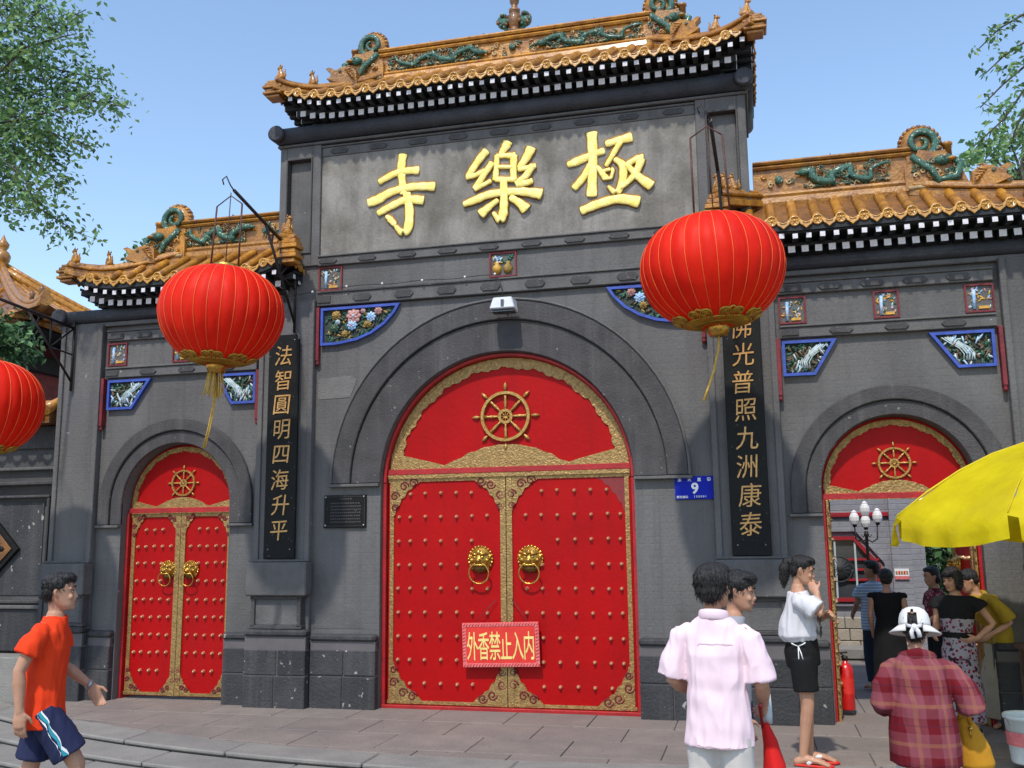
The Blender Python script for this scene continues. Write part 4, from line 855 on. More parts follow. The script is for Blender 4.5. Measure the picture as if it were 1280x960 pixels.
# ---------------------------------------------------------------- text
def text_mesh(txt, size, mat, ext=.004, offset=0.0, sx=1.0, shear=0.0, bev=0.0, name='character'):
    cu = bpy.data.curves.new('lettering', 'FONT'); cu.body = txt; cu.size = size; cu.extrude = ext; cu.offset = offset; cu.shear = shear; cu.bevel_depth = bev
    cu.align_x = 'CENTER'; cu.align_y = 'CENTER'; cu.resolution_u = 3
    o = bpy.data.objects.new('lettering', cu); C.objects.link(o)
    me = bpy.data.meshes.new_from_object(o.evaluated_get(bpy.context.evaluated_depsgraph_get()))
    bpy.data.objects.remove(o); bpy.data.curves.remove(cu)
    xs = [v.co.x for v in me.vertices] or [0]; ys = [v.co.y for v in me.vertices] or [0]; cx = (max(xs)+min(xs))/2; cy = (max(ys)+min(ys))/2
    me.transform(Matrix.Diagonal((sx, 1, 1, 1)) @ Matrix.Translation((-cx, -cy, 0))); me.transform(Matrix.Rotation(R(90), 4, 'X'))
    me.materials.clear(); me.materials.append(mat); me.name = name; return me

# ---------------------------------------------------------------- couplet boards on the pilasters
for s, txt, rot, lab in ((-1, '法智圓明四海升平', 0, 'tall black board with gold calligraphy on the pilaster left of the main doors'), (1, '佛光普照九洲康泰', 0, 'tall black board with gold calligraphy between the house number plate and open gate')):
    cx = s*2.295; t = thing('couplet_board', lab, 'sign', (cx, -.08, 1.38), 0, 'black couplet boards on the pilasters')
    z1 = 3.66; mb = MB(); w = .170
    mb.prism([(cx-w, 1.375), (cx+w, 1.375), (cx+w, z1-.05), (cx+w-.03, z1-.05), (cx+w-.03, z1), (cx-w+.03, z1), (cx-w+.03, z1-.05), (cx-w, z1-.05)], -.115, -.082)
    pb = mb.build('board', M['black_board'], t, bevel=.006)
    for i, ch in enumerate(txt):
        inst('gilt_character', text_mesh(ch, .225, M['board_gold'], 0.004, 0, .92, .12, 0), t, (cx+.006*math.sin(i*2.3), -.119, 3.44-i*.255), (0, R(-3 if i % 2 else -1), 0))
    mb = MB()
    for a in (-1, 1):
        for zz in (1.47, 3.60): mb.ball((cx+a*.12, -.116, zz), .008, 0, 6, 4)
    mb.build('nail', M['steel'], t)
# memorial plate, house number, floodlight, notice
t = thing('memorial_plate', 'small black engraved plate on the grey wall left of the main doors', 'plaque', (-1.63, -.01, 1.84))
mb = MB(); mb.box(-1.855, -1.405, -.028, -.002, 1.675, 2.0); mb.build('plate', M['black_board'], t, bevel=.004)
mb = MB()
for a, b in ((-1.845, -1.84), (-1.42, -1.415)): mb.box(a, b, -.032, -.026, 1.69, 1.985)
mb.box(-1.84, -1.42, -.032, -.026, 1.98, 1.985); mb.box(-1.84, -1.42, -.032, -.026, 1.69, 1.695); mb.build('rim', M['rubber'], t)
mb = MB(); rng = random.Random(4)
for i in range(8):
    x = -1.78 if i else -1.68
    while x < (-1.47 if i else -1.57):
        w = rng.uniform(.008, .02); mb.box(x, x+w, -.030, -.027, 1.955-i*.031-(.012 if i else 0), 1.968-i*.031-(.012 if i else 0)); x += w+.007
mb.build('engraving', M['ring_dark'], t)
mb = MB()
for x in (-1.835, -1.425):
    for z in (1.70, 1.98): mb.ball((x, -.03, z), .011, 0, 8, 5)
mb.build('screw', M['steel'], t)
t = thing('house_number_plate', 'blue enamel house number plate 9 on the wall beside the main doors', 'sign', (1.81, -.01, 1.99))
mb = MB(); mb.box(1.635, 1.985, -.020, -.002, 1.885, 2.095); mb.build('plate', M['number_blue'], t, bevel=.004)
inst('numeral', text_mesh('9', .135, M['white_print'], .001, .004), t, (1.815, -.0225, 1.985))
for i, ch in enumerate('东大直街'): inst('street_name', text_mesh(ch, .036, M['white_print'], .001, .0008), t, (1.68+i*.088, -.0225, 2.065))
inst('postcode', text_mesh('邮政编码', .026, M['white_print'], .001, .0004), t, (1.70, -.0225, 1.908)); inst('postcode', text_mesh('1 5 0 0 0 1', .026, M['white_print'], .001, .0006), t, (1.86, -.0225, 1.910))
t = thing('notice_board', 'red notice with yellow characters and pink border hung across the main doors', 'sign', (-.05, .1, .58))
T_ = Matrix.Translation((-.05, .04, .565)) @ Matrix.Rotation(R(-1.5), 4, 'Y')
mb = MB(); mb.box(-.375, .375, -.008, .008, -.205, .205); pm_ = mb.mesh('panel', [M['notice_red']], bevel=.003); o = inst('panel', pm_, t); o.matrix_parent_inverse = WM[t].inverted() @ T_
mb = MB()
for a, b, c, d in ((-.372, .372, .168, .202), (-.372, .372, -.202, -.168), (-.372, -.338, -.168, .168), (.338, .372, -.168, .168)): mb.box(a, b, -.0115, -.0085, c, d, 0)
for i in range(26):
    for z in (-.185, .185): mb.tube([(-.36+i*.0288, -.013, z-.012), (-.345+i*.0288, -.013, z+.012)], .004, 4, 1)
for i in range(11):
    for x in (-.355, .355): mb.tube([(x-.012, -.013, -.15+i*.03), (x+.012, -.013, -.138+i*.03)], .004, 4, 1)
o = inst('border', mb.mesh('border', [M['notice_pink'], M['notice_red']]), t); o.matrix_parent_inverse = WM[t].inverted() @ T_
for i, ch in enumerate('外香禁止入内'):
    me = text_mesh(ch, .118, M['notice_yellow'], .001, .0008); me.transform(Matrix.Diagonal((.98, 1, 2.35, 1)))
    o = inst('character', me, t, (-.275+i*.110, -.010, -.01)); o.matrix_parent_inverse = WM[t].inverted() @ T_
mb = MB(); mb.tube([(-.3, .055, .77), (-.1, .085, .98)], .003, 5, 0); mb.tube([(.22, .055, .77), (.05, .085, .98)], .003, 5, 0); mb.build('cord', M['rubber'], t)
t = thing('floodlight', 'small white floodlight fixed at the crown of the central arch', 'lamp', (.07, -.1, 3.75))
mb = MB(); vs = [(-.02, -.24, 3.86), (.16, -.24, 3.86), (.19, -.14, 3.84), (-.05, -.14, 3.84), (-.055, -.26, 3.745), (.195, -.26, 3.745), (.195, -.10, 3.725), (-.055, -.10, 3.725)]
mb.add(vs, [(0, 1, 2, 3), (7, 6, 5, 4), (0, 4, 5, 1), (1, 5, 6, 2), (2, 6, 7, 3), (3, 7, 4, 0)], 0); mb.build('housing', M['floodlight'], t, bevel=.008)
mb = MB(); mb.box(-.04, .18, -.245, -.115, 3.716, 3.723); mb.box(.06, .09, -.262, -.255, 3.76, 3.83); mb.build('lens', M['window_glass'], t)
mb = MB(); mb.tube([(.07, -.05, 3.80), (.07, -.12, 3.84)], .014, 6, 0); mb.box(.03, .11, -.062, -.02, 3.76, 3.84); mb.build('mount', M['black_metal'], t)
t = thing('electric_cable', 'thin black cable with white insulators strung along the frieze above the main arch', 'cable', (-1, -.05, 4.1))
mb = MB(); P = [(-2.45, -.10, 4.05), (-2.3, -.11, 4.06), (-2.0, -.09, 4.10)]+[(-1.9+i*.09, -.085, 4.128-.006*math.sin(i*.9)) for i in range(21)]+[(-.02, -.085, 4.13), (.03, -.085, 4.0), (.05, -.10, 3.88)]
mb.tube(P, .0045, 5, 0); mb.build('wire', M['rubber'], t)
for x, z in ((-2.0, 4.10), (-1.62, 4.13), (-1.23, 4.13), (-.80, 4.13), (-.35, 4.13), (-.04, 4.135)):
    mb = MB(); mb.lathe([(.010, 0), (.012, .02), (.006, .03)], (x, -.075, z), 8, 0, axis='y'); mb.build('insulator', M['globe'], t)

# ---------------------------------------------------------------- lanterns on iron brackets
def lantern(cx, cy, cz, tilt, lab, tas, r=.565):
    t = thing('red_lantern', lab, 'lantern', (cx, cy, cz), 0, 'big red festival lanterns on brackets')
    T_ = Matrix.Rotation(tilt, 4, 'Y'); nr = 30; seg = 6; H = .465
    def prof(a):                                   # a from -90 (bottom) to 90 (top)
        ca, sa = math.cos(a), math.sin(a); rr = (abs(ca)**.80)*r; z = H*math.copysign(abs(sa)**.92, sa)
        if sa < 0: rr *= 1-.10*abs(sa)
        if sa > 0: z *= .96
        return rr, z
    mb = MB(); m = 30; n = nr*seg; vs = []
    for i in range(m+1):
        a = R(-83+166*i/m); rr, z = prof(a)
        for k in range(n):
            th = 2*math.pi*k/n; bul = abs(math.sin(th*nr/2)); q = rr*(1-.024+(.020+.006*math.sin(int(th*nr/6.2832)*2.3))*bul+.005*math.sin(th*5+a*3)+.003*math.sin(a*14+int(th*nr/6.2832)*1.9)); vs.append((q*math.cos(th), q*math.sin(th), z))
    mb.add(vs, [(i*n+k, i*n+(k+1) % n, (i+1)*n+(k+1) % n, (i+1)*n+k) for i in range(m) for k in range(n)], 0, True)
    def ap(o): o.matrix_parent_inverse = WM[t].inverted() @ Matrix.Translation((cx, cy, cz)) @ T_; return o
    ap(inst('shade', mb.mesh('shade', [M['lantern_red']]), t))
    mb = MB()
    for j in range(nr):
        th = 2*math.pi*j/nr; mb.tube([(prof(R(a))[0]*.988*math.cos(th), prof(R(a))[0]*.988*math.sin(th), prof(R(a))[1]) for a in range(-82, 84, 7)], .0025, 5, 0)
    ap(inst('rib', mb.mesh('rib', [M['lantern_rib']]), t))
    mb = MB(); P = lambda a, th, k=1.012: (prof(R(a))[0]*k*math.cos(th), prof(R(a))[0]*k*math.sin(th), prof(R(a))[1]*k)
    for j in range(120):
        th = 2*math.pi*j/120; mb.tube([P(-80, th), P(-72, th), P(-66, th)], .0045, 4, 0)
    for a, rr in ((-66, .008), (-74, .006)): mb.tube([P(a, R(k*6)) for k in range(61)], rr, 5, 0)
    for j in range(8):
        th0 = 2*math.pi*(j+.5)/8
        for sgn in (-1, 1):
            for ra, wd in ((5.5, .012), (3.4, .010), (1.6, .009)): mb.tube([P(-60+ra*math.sin(R(b)), th0+sgn*(.16+ra*.025*math.cos(R(b)))) for b in range(-40, 250, 22)], wd, 5, 0, flat=.6)
        mb.tube([P(-64, th0-.25), P(-56, th0-.1), P(-53, th0), P(-56, th0+.1), P(-64, th0+.25)], .010, 5, 0)
    ap(inst('gilt_pattern', mb.mesh('gilt_pattern', [M['lantern_gold']]), t))
    mb = MB(); mb.lathe([(.085, -H+.03), (.095, -H+.0), (.088, -H-.035), (.070, -H-.075), (.0, -H-.072)], (0, 0, 0), 20, 0);
    ap(inst('brass_collar', mb.mesh('brass_collar', [M['brass']]), t)); mb = MB(); mb.lathe([(.0, H-.02), (.13, H-.03), (.12, H+.01), (.05, H+.02)], (0, 0, 0), 20, 0); ap(inst('top_cap', mb.mesh('top_cap', [M['brass']]), t))
    base = Matrix.Translation((cx, cy, cz)) @ T_ @ Vector((0, 0, -H-.07))
    rng = random.Random(int(cx*10)); mb = MB()
    pts, fr, wid = tas
    if fr:
        for k in range(44):
            a = rng.uniform(0, 6.28); q = .07*math.sqrt(rng.random()); x, y = base.x+q*math.cos(a), base.y+q*math.sin(a)
            mb.tube([(x, y, base.z+.02), (x*1.0+.02*math.cos(a), y+.02*math.sin(a), base.z-.10), (x-.01+.035*math.cos(a), y+.035*math.sin(a), base.z-rng.uniform(.17, .24))], .004, 4, 0)
    for k in range(16):
        dx, dy = rng.uniform(-wid, wid), rng.uniform(-wid, wid); mb.tube([(base.x+(p[0]+dx*(.4+.6*i/len(pts))), base.y+p[1]+dy, base.z+p[2]) for i, p in enumerate(pts)], .005, 4, 0)
    mb.build('tassel', [M['tassel']], t); return t
def lantern_rods(tip, top):
    pass
lantern(-2.31, -1.3, 3.60, R(4), 'big red lantern with long tassel in front of the left side gate', ([(0, 0, 0), (0, 0, -.22), (-.02, 0, -.36), (-.05, 0, -.52), (-.09, 0, -.68)], True, .018), .565)
lantern(2.10, -1.3, 3.665, R(-3), 'big red lantern with thin yellow ribbon hanging just right of the main arch', ([(0, 0, 0), (-.005, 0, -.10), (-.05, 0, -.28), (-.10, 0, -.42), (-.14, 0, -.52)], False, .008), .585)
lantern(-4.83, -1.3, 2.875, R(2), 'big red lantern partly cut off by the left edge, before the flank wall', ([(0, 0, 0), (0, 0, -.3), (-.02, 0, -.6)], True, .015), .53)
def bracket(ax, tip, ztop, zbot, lab, top):
    t = thing('lantern_bracket', lab, 'bracket', (ax, -.08, zbot), 0, 'iron lantern brackets'); y0 = -.085; tx, ty, tz = tip
    A, B = (ax, y0, ztop), (ax, y0, zbot)
    mb = MB(); mb.tube([(ax, y0, ztop+.12), (ax, y0, zbot-.1)], .016, 6, 0); mb.build('wall_bar', M['black_metal'], t)
    lerp = lambda p, q, k: tuple(p[i]+(q[i]-p[i])*k for i in range(3))
    mb = MB(); mb.tube([A, (tx, ty, tz)], .017, 7, 0); mb.build('arm', M['black_metal'], t)
    mid = lerp(A, (tx, ty, tz), .52)
    mb = MB(); mb.tube([B, lerp(B, mid, .5), mid], .014, 6, 0); m2 = lerp(B, mid, .5); m3 = lerp(A, mid, .5)
    for p, q in ((A, m2), (m2, m3), ((ax, y0, (ztop+zbot)/2), m2), (lerp(B, mid, .8), lerp(A, mid, .75))): mb.tube([p, q], .010, 5, 0)
    mb.build('brace', M['black_metal'], t); mb = MB()
    mb.tube([(tx, ty, tz), (tx-.02, ty-.03, tz+.04), (tx-.06, ty-.04, tz+.13), (tx-.10, ty-.04, tz+.10), (tx-.085, ty-.04, tz+.05)], .007, 5, 0); mb.build('scroll', M['black_metal'], t)
    mb = MB(); z1 = top[2]; mb.tube([(tx-.03, ty, tz-.02), (top[0], top[1], z1+.02)], .005, 5, 0)
    for dx in (-.14, .12): mb.tube([(tx-.03+dx, ty, tz-.14), (top[0]+dx*1.1, top[1], z1)], .009, 5, 0)
    mb.tube([(tx-.03-.14, ty, tz-.14), (tx-.03, ty, tz-.05), (tx-.03+.12, ty, tz-.14)], .006, 5, 0)
    mb.build('hanging_rod', M['rust_metal'], t)
bracket(-2.20, (-2.23, -1.30, 4.79), 4.50, 3.78, 'black iron bracket holding the lantern before the left side gate', (-2.29, -1.3, 4.05))
bracket(2.20, (2.14, -1.30, 4.95), 4.50, 3.80, 'black iron bracket holding the lantern right of the main arch', (2.13, -1.3, 4.11))
bracket(-4.86, (-5.05, -1.25, 4.05), 3.90, 3.30, 'black iron bracket on the outer pilaster holding the leftmost lantern', (-4.86, -1.3, 3.32))

# ---------------------------------------------------------------- courtyard seen through the open gate
b = thing('courtyard_hall', 'grey brick hall with red framed window, seen through the open right side gate', 'building', (1.5, 5, 0))
boxobj('wall', M['court_brick'], b, -2, 4.33, 5.0, 5.3, .0, 4.6, bevel=.004); boxobj('pilaster', M['court_brick'], b, 4.08, 4.335, 4.94, 4.999, .0, 4.5); boxobj('red_beam', M['window_red'], b, 1.5, 4.079, 4.96, 4.999, 1.79, 1.85)
boxobj('side_wall', M['court_brick'], b, 4.32, 4.56, 5.301, 9, 0, 4.6)
hexo = [(3.02, .66), (2.72, 1.02), (3.02, 1.53), (3.60, 1.53), (3.93, 1.14), (3.93, .66)]
hexo = [(2.88, .66), (2.88, 1.14), (3.18, 1.53), (3.62, 1.53), (3.94, 1.14), (3.94, .66)]
def frame_poly(poly, w, y0, y1, name, mat, parent):
    ins = []; n = len(poly); cx = sum(p[0] for p in poly)/n; cz = sum(p[1] for p in poly)/n
    for i in range(n):
        a, b_, c = Vector(poly[i-1]), Vector(poly[i]), Vector(poly[(i+1) % n]); d1, d2 = (b_-a).normalized(), (c-b_).normalized()
        bis = (Vector((-d1.y, d1.x))+Vector((-d2.y, d2.x))).normalized(); q = w/max(abs(bis.dot(Vector((-d1.y, d1.x)))), .4)
        if (Vector((cx, cz))-b_).dot(bis) < 0: bis = -bis
        ins.append(tuple(b_+bis*q))
    mb = MB()
    for i in range(n): j = (i+1) % n; mb.prism([poly[i], poly[j], ins[j], ins[i]], y0, y1)
    return mb.build(name, mat, parent), ins
mb = MB(); mb.prism(hexo, 4.985, 4.999); win = mb.build('window', M['window_glass'], b)
frame_poly(hexo, .05, 4.93, 4.984, 'frame', M['window_red'], win)
frame_poly([(2.80, .60), (2.80, 1.18), (3.14, 1.63), (3.66, 1.63), (4.02, 1.18), (4.02, .60)], .035, 4.955, 4.998, 'brick_surround', M['court_brick'], b)
mb = MB()
for x in (3.13, 3.36, 3.62): mb.box(x-.012, x+.012, 4.945, 4.984, .70, 1.50 if x < 3.7 else 1.2, 1)
for z in (.95, 1.22): mb.box(2.9, 3.92, 4.95, 4.984, z-.014, z+.014, 0)
mb.box(3.62, 3.9, 4.948, 4.984, 1.07, 1.10, 0)
mb.tube([(3.40+.17*math.cos(R(a)), 4.955, 1.09+.17*math.sin(R(a))) for a in range(0, 361, 15)], .012, 6, 2)
mb.lathe([(.165, 0), (.165, .02), (0, .021)], (3.40, 4.97, 1.09), 18, 2, axis='y')
for a in range(0, 180, 22): mb.tube([(3.40+.16*math.cos(R(a)), 4.945, 1.09+.16*math.sin(R(a))), (3.40-.16*math.cos(R(a)), 4.945, 1.09-.16*math.sin(R(a)))], .004, 4, 2)
mb.build('glazing_bar', [M['window_red'], M['sash_grey'], M['rubber']], win)
rng = random.Random(9)
for r_ in range(3):
    x = 1.9 - .1*r_
    while x < 4.3:
        w = rng.uniform(.28, .45); boxobj('stone_block', M['beige_stone'], b, x, min(x+w-.008, 4.33), 4.88, 4.985, .0+r_*.155+.004, .15+r_*.155, bevel=.008); x += w
boxobj('step', M['step'], b, 1.5, 4.3, 4.45, 4.879, -.03, .10, bevel=.01)
t = thing('wall_notice', 'small white and pink notice on the courtyard hall wall', 'sign', (4.19, 4.93, 1.02))
mb = MB(); mb.box(4.10, 4.28, 4.925, 4.938, .955, 1.095); mb.build('panel', M['white_print'], t); mb = MB(); mb.box(4.10, 4.28, 4.918, 4.924, .955, 1.0); mb.build('band', M['notice_pink'], t)
for i in range(5):
    mb = MB(); mb.box(4.112+i*.033, 4.136+i*.033, 4.918, 4.924, 1.025, 1.065); mb.build('print_mark', M['notice_red'] if i % 2 else M['relief_ochre'], t)
t = thing('street_lamp', 'black lamp post with four white globes in the courtyard', 'lamp post', (3.60, 3.2, 0))
mb = MB(); mb.lathe([(.09, 0), (.085, .10), (.05, .16), (.035, .22), (.022, .3), (.020, .8), (.028, .82), (.02, .86), (.018, 1.55), (.03, 1.57), (.02, 1.62)], (3.60, 3.2, -.03), 12, 0); mb.build('post', M['black_metal'], t)
def globe(x, z, s=1): mb = MB(); mb.lathe([(.02, -.075), (.042, -.06), (.055, -.02), (.055, .02), (.043, .055), (.032, .065), (.030, .085), (.012, .10), (0, .105)], (x, 3.2, z), 10, 0, smooth=False); mb.lathe([(.022, -.095), (.026, -.07)], (x, 3.2, z), 8, 1); mb.build('lamp_globe', [M['globe'], M['black_metal']], t)
globe(3.475, 1.735); globe(3.60, 1.70, 1); globe(3.60, 1.84); globe(3.735, 1.755)
mb = MB()
for q in (-1, 1): mb.tube([(3.60, 3.2, 1.50), (3.60+q*.06, 3.2, 1.46), (3.60+q*.12, 3.2, 1.50), (3.60+q*.128, 3.2, 1.66)], .009, 6, 0); mb.tube([(3.60, 3.2, 1.56), (3.60+q*.04, 3.2, 1.52), (3.60+q*.06, 3.2, 1.55)], .006, 5, 0)
mb.build('arm', M['black_metal'], t)

# ---------------------------------------------------------------- pavilion behind the left side gate
pv = thing('pavilion', 'dark red timber tower pavilion with yellow tiled roof behind the flank wall at left', 'building', (-13.6, 9.5, 0))
PX, PY, PH = -18.0, 13.0, 5.2
boxobj('base', M['wall_grey'], pv, PX-3.7, PX+3.7, PY-3.7, PY+3.7, -.3, 3.6); boxobj('body', M['maroon'], pv, PX-3.4, PX+3.4, PY-3.4, PY+3.4, 3.6, 6.4)
boxobj('beam', M['eave_dark'], pv, PX-3.6, PX+3.6, PY-3.6, PY+3.6, 5.7, 6.099); boxobj('beam', M['maroon'], pv, PX-3.48, PX+3.48, PY-3.48, PY+3.48, 5.05, 5.15)
for fx in range(12):
    x = PX-3.25+fx*.55
    for z0, z1 in ((5.2, 5.7), (4.1, 5.0)):
        mb = MB(); mb.box(x, x+.42, PY-3.43, PY-3.401, z0, z1, 1)
        for q in range(4): mb.box(x+.08+q*.09, x+.10+q*.09, PY-3.46, PY-3.43, z0, z1, 0)
        for q in range(int((z1-z0)/.1)): mb.box(x, x+.42, PY-3.455, PY-3.431, z0+.05+q*.1, z0+.065+q*.1, 0)
        mb.build('window', [M['maroon'], M['eave_dark']], pv)
def pz(t): return 6.15+3.0*(t**1.5)
mb = MB(); n = 12
for s1, s2, ax_ in ((1, 0, 0), (-1, 0, 0), (0, 1, 0), (0, -1, 0)):
    vs = []; 
    for i in range(n+1):
        t_ = i/n; h = PH*(1-t_)+.04
        for j in range(9):
            w = -1+2*j/8; up_ = .42*abs(w)**4*(1-t_)**2
            p = (PX+1.154*(s1*h+(w*h if s1 == 0 else 0)), PY+s2*h+(w*h if s2 == 0 else 0), pz(t_)+up_); vs.append(p)
    mb.add(vs, [(i*9+j, i*9+j+1, (i+1)*9+j+1, (i+1)*9+j) for i in range(n) for j in range(8)], 0, True)
mb.box(PX-4.4, PX+4.4, PY-4.4, PY+4.4, 6.492, 6.56, 1)
prf = mb.build('roof', [M['amber_dark'], M['eave_dark']], pv)
for s1, s2 in ((1, 0), (0, -1)):
    for k in range(36):
        w = -1+2*(k+.5)/36; P = []
        for i in range(11):
            t_ = i/10
            if abs(w)*PH > PH*(1-t_)+.02: break
            h = PH*(1-t_); up_ = .42*abs(w)**4*(1-t_)**2; P.append((PX+1.154*(s1*h if s1 else w*PH), PY+(s2*h if s2 else w*PH), pz(t_)+up_+.03))
        if len(P) > 1:
            mb = MB(); mb.tube(P, .075, 8, 0); mb.build('barrel_tile', M['amber'], prf)
            inst('tile_cap', CAP, prf, (P[0][0]+s1*.01, P[0][1]+s2*.01, P[0][2]), (0, 0, R(90) if s1 else 0), (1.6, 1.6, 1.6))
for a, b_ in ((1, -1), (1, 1), (-1, -1)):
    P = []
    for i in range(13):
        t_ = i/12; h = PH*(1-t_)+.03; P.append((PX+1.154*a*h, PY+b_*h, pz(t_)+.42*(1-t_)**2+.08))
    mb = MB(); mb.tube(P, [.13]*13, 10, 0); mb.tube([(p[0], p[1], p[2]+.16) for p in P], .08, 8, 0)
    for i in (1, 3): mb.lathe([(.06, 0), (.05, .1), (.07, .15), (.03, .25)], (P[i][0], P[i][1], P[i][2]+.2), 8, 1)
    mb.build('hip_ridge', [M['amber'], M['amber_dark']], prf)
FS = .75
mb = MB(); mb.lathe([(a*FS, b*FS) for a, b in [(.30, 0), (.34, .12), (.2, .22), (.16, .4), (.26, .55), (.30, .75), (.22, .9), (.12, .98), (.20, 1.1), (.22, 1.22), (.10, 1.38), (.05, 1.5), (0, 1.62)]], (PX, PY, 9.05), 14, 0); mb.build('finial', M['amber'], prf)

# ---------------------------------------------------------------- trees
def leaves(mb, c, n, spread, size, rng, mi, droop=.6):
    for _ in range(n):
        d = Vector((rng.gauss(0, 1), rng.gauss(0, 1), rng.gauss(0, .8))); p = Vector(c)+d*spread
        a = rng.uniform(0, 6.28); dr = Vector((math.cos(a), math.sin(a), -droop+rng.gauss(0, .45))).normalized(); L = size*rng.uniform(.7, 1.3)
        sd = dr.cross(Vector((rng.gauss(0, 1), rng.gauss(0, 1), rng.gauss(0, 1)))).normalized()*L*.26
        b = len(mb.v); q = p+dr*L; m = p+dr*L*.45+Vector((0, 0, L*.05))
        mb.v += [tuple(p), tuple(m+sd), tuple(q), tuple(m-sd)]; mb.f.append([b, b+1, b+2, b+3]); mb.m.append(rng.choice(mi)); mb.s.append(False)
def tree(name, lab, base, trunk, boughs, twigs, dens, size, mats, seed, spread=.07, group=None, mis=(0, 0, 0, 1, 2), per=8):
    rng = random.Random(seed); t = thing(name, lab, 'tree', base, 0, group)
    mb = MB(); mb.tube(trunk[0], trunk[1], 12, 0); tr = mb.build('trunk', M['bark'], t)
    for P, w in boughs:
        mb = MB(); mb.tube(P, w, 8, 0); mb.build('limb', M['bark'], t)
    tb, lv = MB(), MB()
    for P in twigs:
        pts = [Vector(p) for p in P]; L = sum((pts[i+1]-pts[i]).length for i in range(len(pts)-1))
        tb.tube(P, [.012*(1-.8*i/(len(P)-1))+.003 for i in range(len(P))], 5, 0)
        for i in range(len(pts)-1):
            a, b_ = pts[i], pts[i+1]; k = max(2, int((b_-a).length*dens))
            for j in range(k):
                f = (j+rng.random())/k; taper = 1-.55*(i+f)/(len(pts)-1); c = a.lerp(b_, f)
                off = Vector((rng.gauss(0, 1), rng.gauss(0, 1), rng.gauss(-.2, .8)))*spread*1.7*taper; e = c+off
                if rng.random() < .5: tb.tube([tuple(c), tuple(e)], [.005, .002], 3, 0)
                leaves(lv, e, per, spread*.55, size, rng, mis)
    tb.build('twigs', M['bark'], t); o = lv.build('crown', mats, t); kind(o, 'stuff'); return t
def bough(a, b, w):
    a, b = Vector(a), Vector(b); m = a.lerp(b, .5)+Vector((0, 0, .25)); return ([tuple(a), tuple(a.lerp(m, .6)), tuple(m), tuple(b)], [w, w*.8, w*.6, w*.35])
TWA = [[(-6.15,-0.76,7.07),(-5.53,-0.76,7.26),(-4.89,-0.76,7.12),(-4.42,-0.76,7.26)],[(-6.64,-0.26,7.09),(-5.98,-0.26,7.3),(-5.41,-0.26,7.0),(-4.91,-0.26,6.83),(-4.52,-0.26,6.7)],[(-6.52,-0.32,6.45),(-5.87,-0.32,6.66),(-5.12,-0.32,6.66),(-4.68,-0.32,6.46),(-4.14,-0.32,6.29)],[(-5.93,-0.67,6.12),(-5.3,-0.67,6.14),(-4.69,-0.67,6.2),(-4.3,-0.67,6.36)],[(-6.3,-0.5,6.05),(-5.66,-0.5,6.16),(-5.02,-0.5,6.04),(-4.47,-0.5,5.81)],[(-6.27,-0.54,6.03),(-5.61,-0.54,5.91),(-5.07,-0.54,5.66),(-4.72,-0.54,5.3)],[(-6.4,-0.39,6.01),(-5.73,-0.39,5.79),(-5.26,-0.39,5.27),(-4.62,-0.39,4.87)],[(-6.49,-0.3,5.96),(-5.8,-0.3,5.59),(-5.57,-0.3,5.48),(-5.64,-0.3,5.28)],[(-6.15,-0.78,7.34),(-5.52,-0.78,7.49),(-5.09,-0.78,7.27),(-4.94,-0.78,7.35)],[(-6.03,-0.83,6.53),(-5.41,-0.83,6.64),(-5.12,-0.83,6.88),(-4.72,-0.83,6.93),(-4.46,-0.83,6.95)],[(-6.6,-0.26,6.78),(-5.93,-0.26,6.79),(-5.48,-0.26,6.68),(-5.09,-0.26,6.51)],[(-6.37,-0.55,7.21),(-5.82,-0.55,7.22),(-5.48,-0.55,6.98),(-5.18,-0.55,6.92)],[(-6.4,-0.32,6.33),(-5.86,-0.32,6.46),(-5.41,-0.32,6.31),(-5.06,-0.32,5.93)],[(-5.82,-0.85,5.67),(-5.31,-0.85,5.65),(-4.98,-0.85,5.38),(-4.77,-0.85,5.0)],[(-6.23,-0.54,6.8),(-5.7,-0.54,6.97),(-5.41,-0.54,6.74),(-5.04,-0.54,6.64)],[(-6.36,-0.34,6.22),(-5.8,-0.34,6.15),(-5.48,-0.34,6.09),(-4.97,-0.34,5.72)],[(-6.16,-0.69,7.59),(-5.64,-0.69,7.8),(-5.19,-0.69,7.58),(-4.86,-0.69,7.27)]]
TWB = [[(5.55,0.66,6.62),(5.12,0.66,6.54),(4.9,0.66,6.43),(4.68,0.66,6.23)],[(5.52,0.63,6.36),(5.12,0.63,6.25),(4.9,0.63,6.12),(4.72,0.63,5.96)],[(5.29,0.02,5.83),(4.93,0.02,5.73),(4.71,0.02,5.56),(4.5,0.02,5.36)],[(5.27,0.02,5.6),(4.91,0.02,5.53),(4.69,0.02,5.23),(4.42,0.02,5.0)],[(5.38,0.38,5.68),(4.99,0.38,5.5),(4.86,0.38,5.24),(4.8,0.38,5.06)],[(5.46,0.66,5.65),(5.1,0.66,5.53),(4.82,0.66,5.16),(4.83,0.66,4.95)],[(5.32,0.27,5.33),(4.98,0.27,5.21),(4.88,0.27,4.92),(4.8,0.27,4.73)]]
tree('leafy_tree', 'leafy green tree reaching in from the upper left corner', (-7.6, -1.6, -.26), ([(-7.6, -1.6, -.26), (-7.5, -1.6, 2), (-7.65, -1.5, 4.5), (-7.4, -1.4, 7.5)], [.26, .2, .17, .09]),
     [bough((-7.55, -1.5, 3.6+i*.35), TWA[k][0], .07) for i, k in enumerate((6, 5, 4, 2, 3, 10, 1, 0, 9))], TWA, 44, .070, [M['leaf'], M['leaf_light'], M['leaf_dark']], 21, .125, mis=(0, 0, 1, 1, 1, 0, 2), per=8)
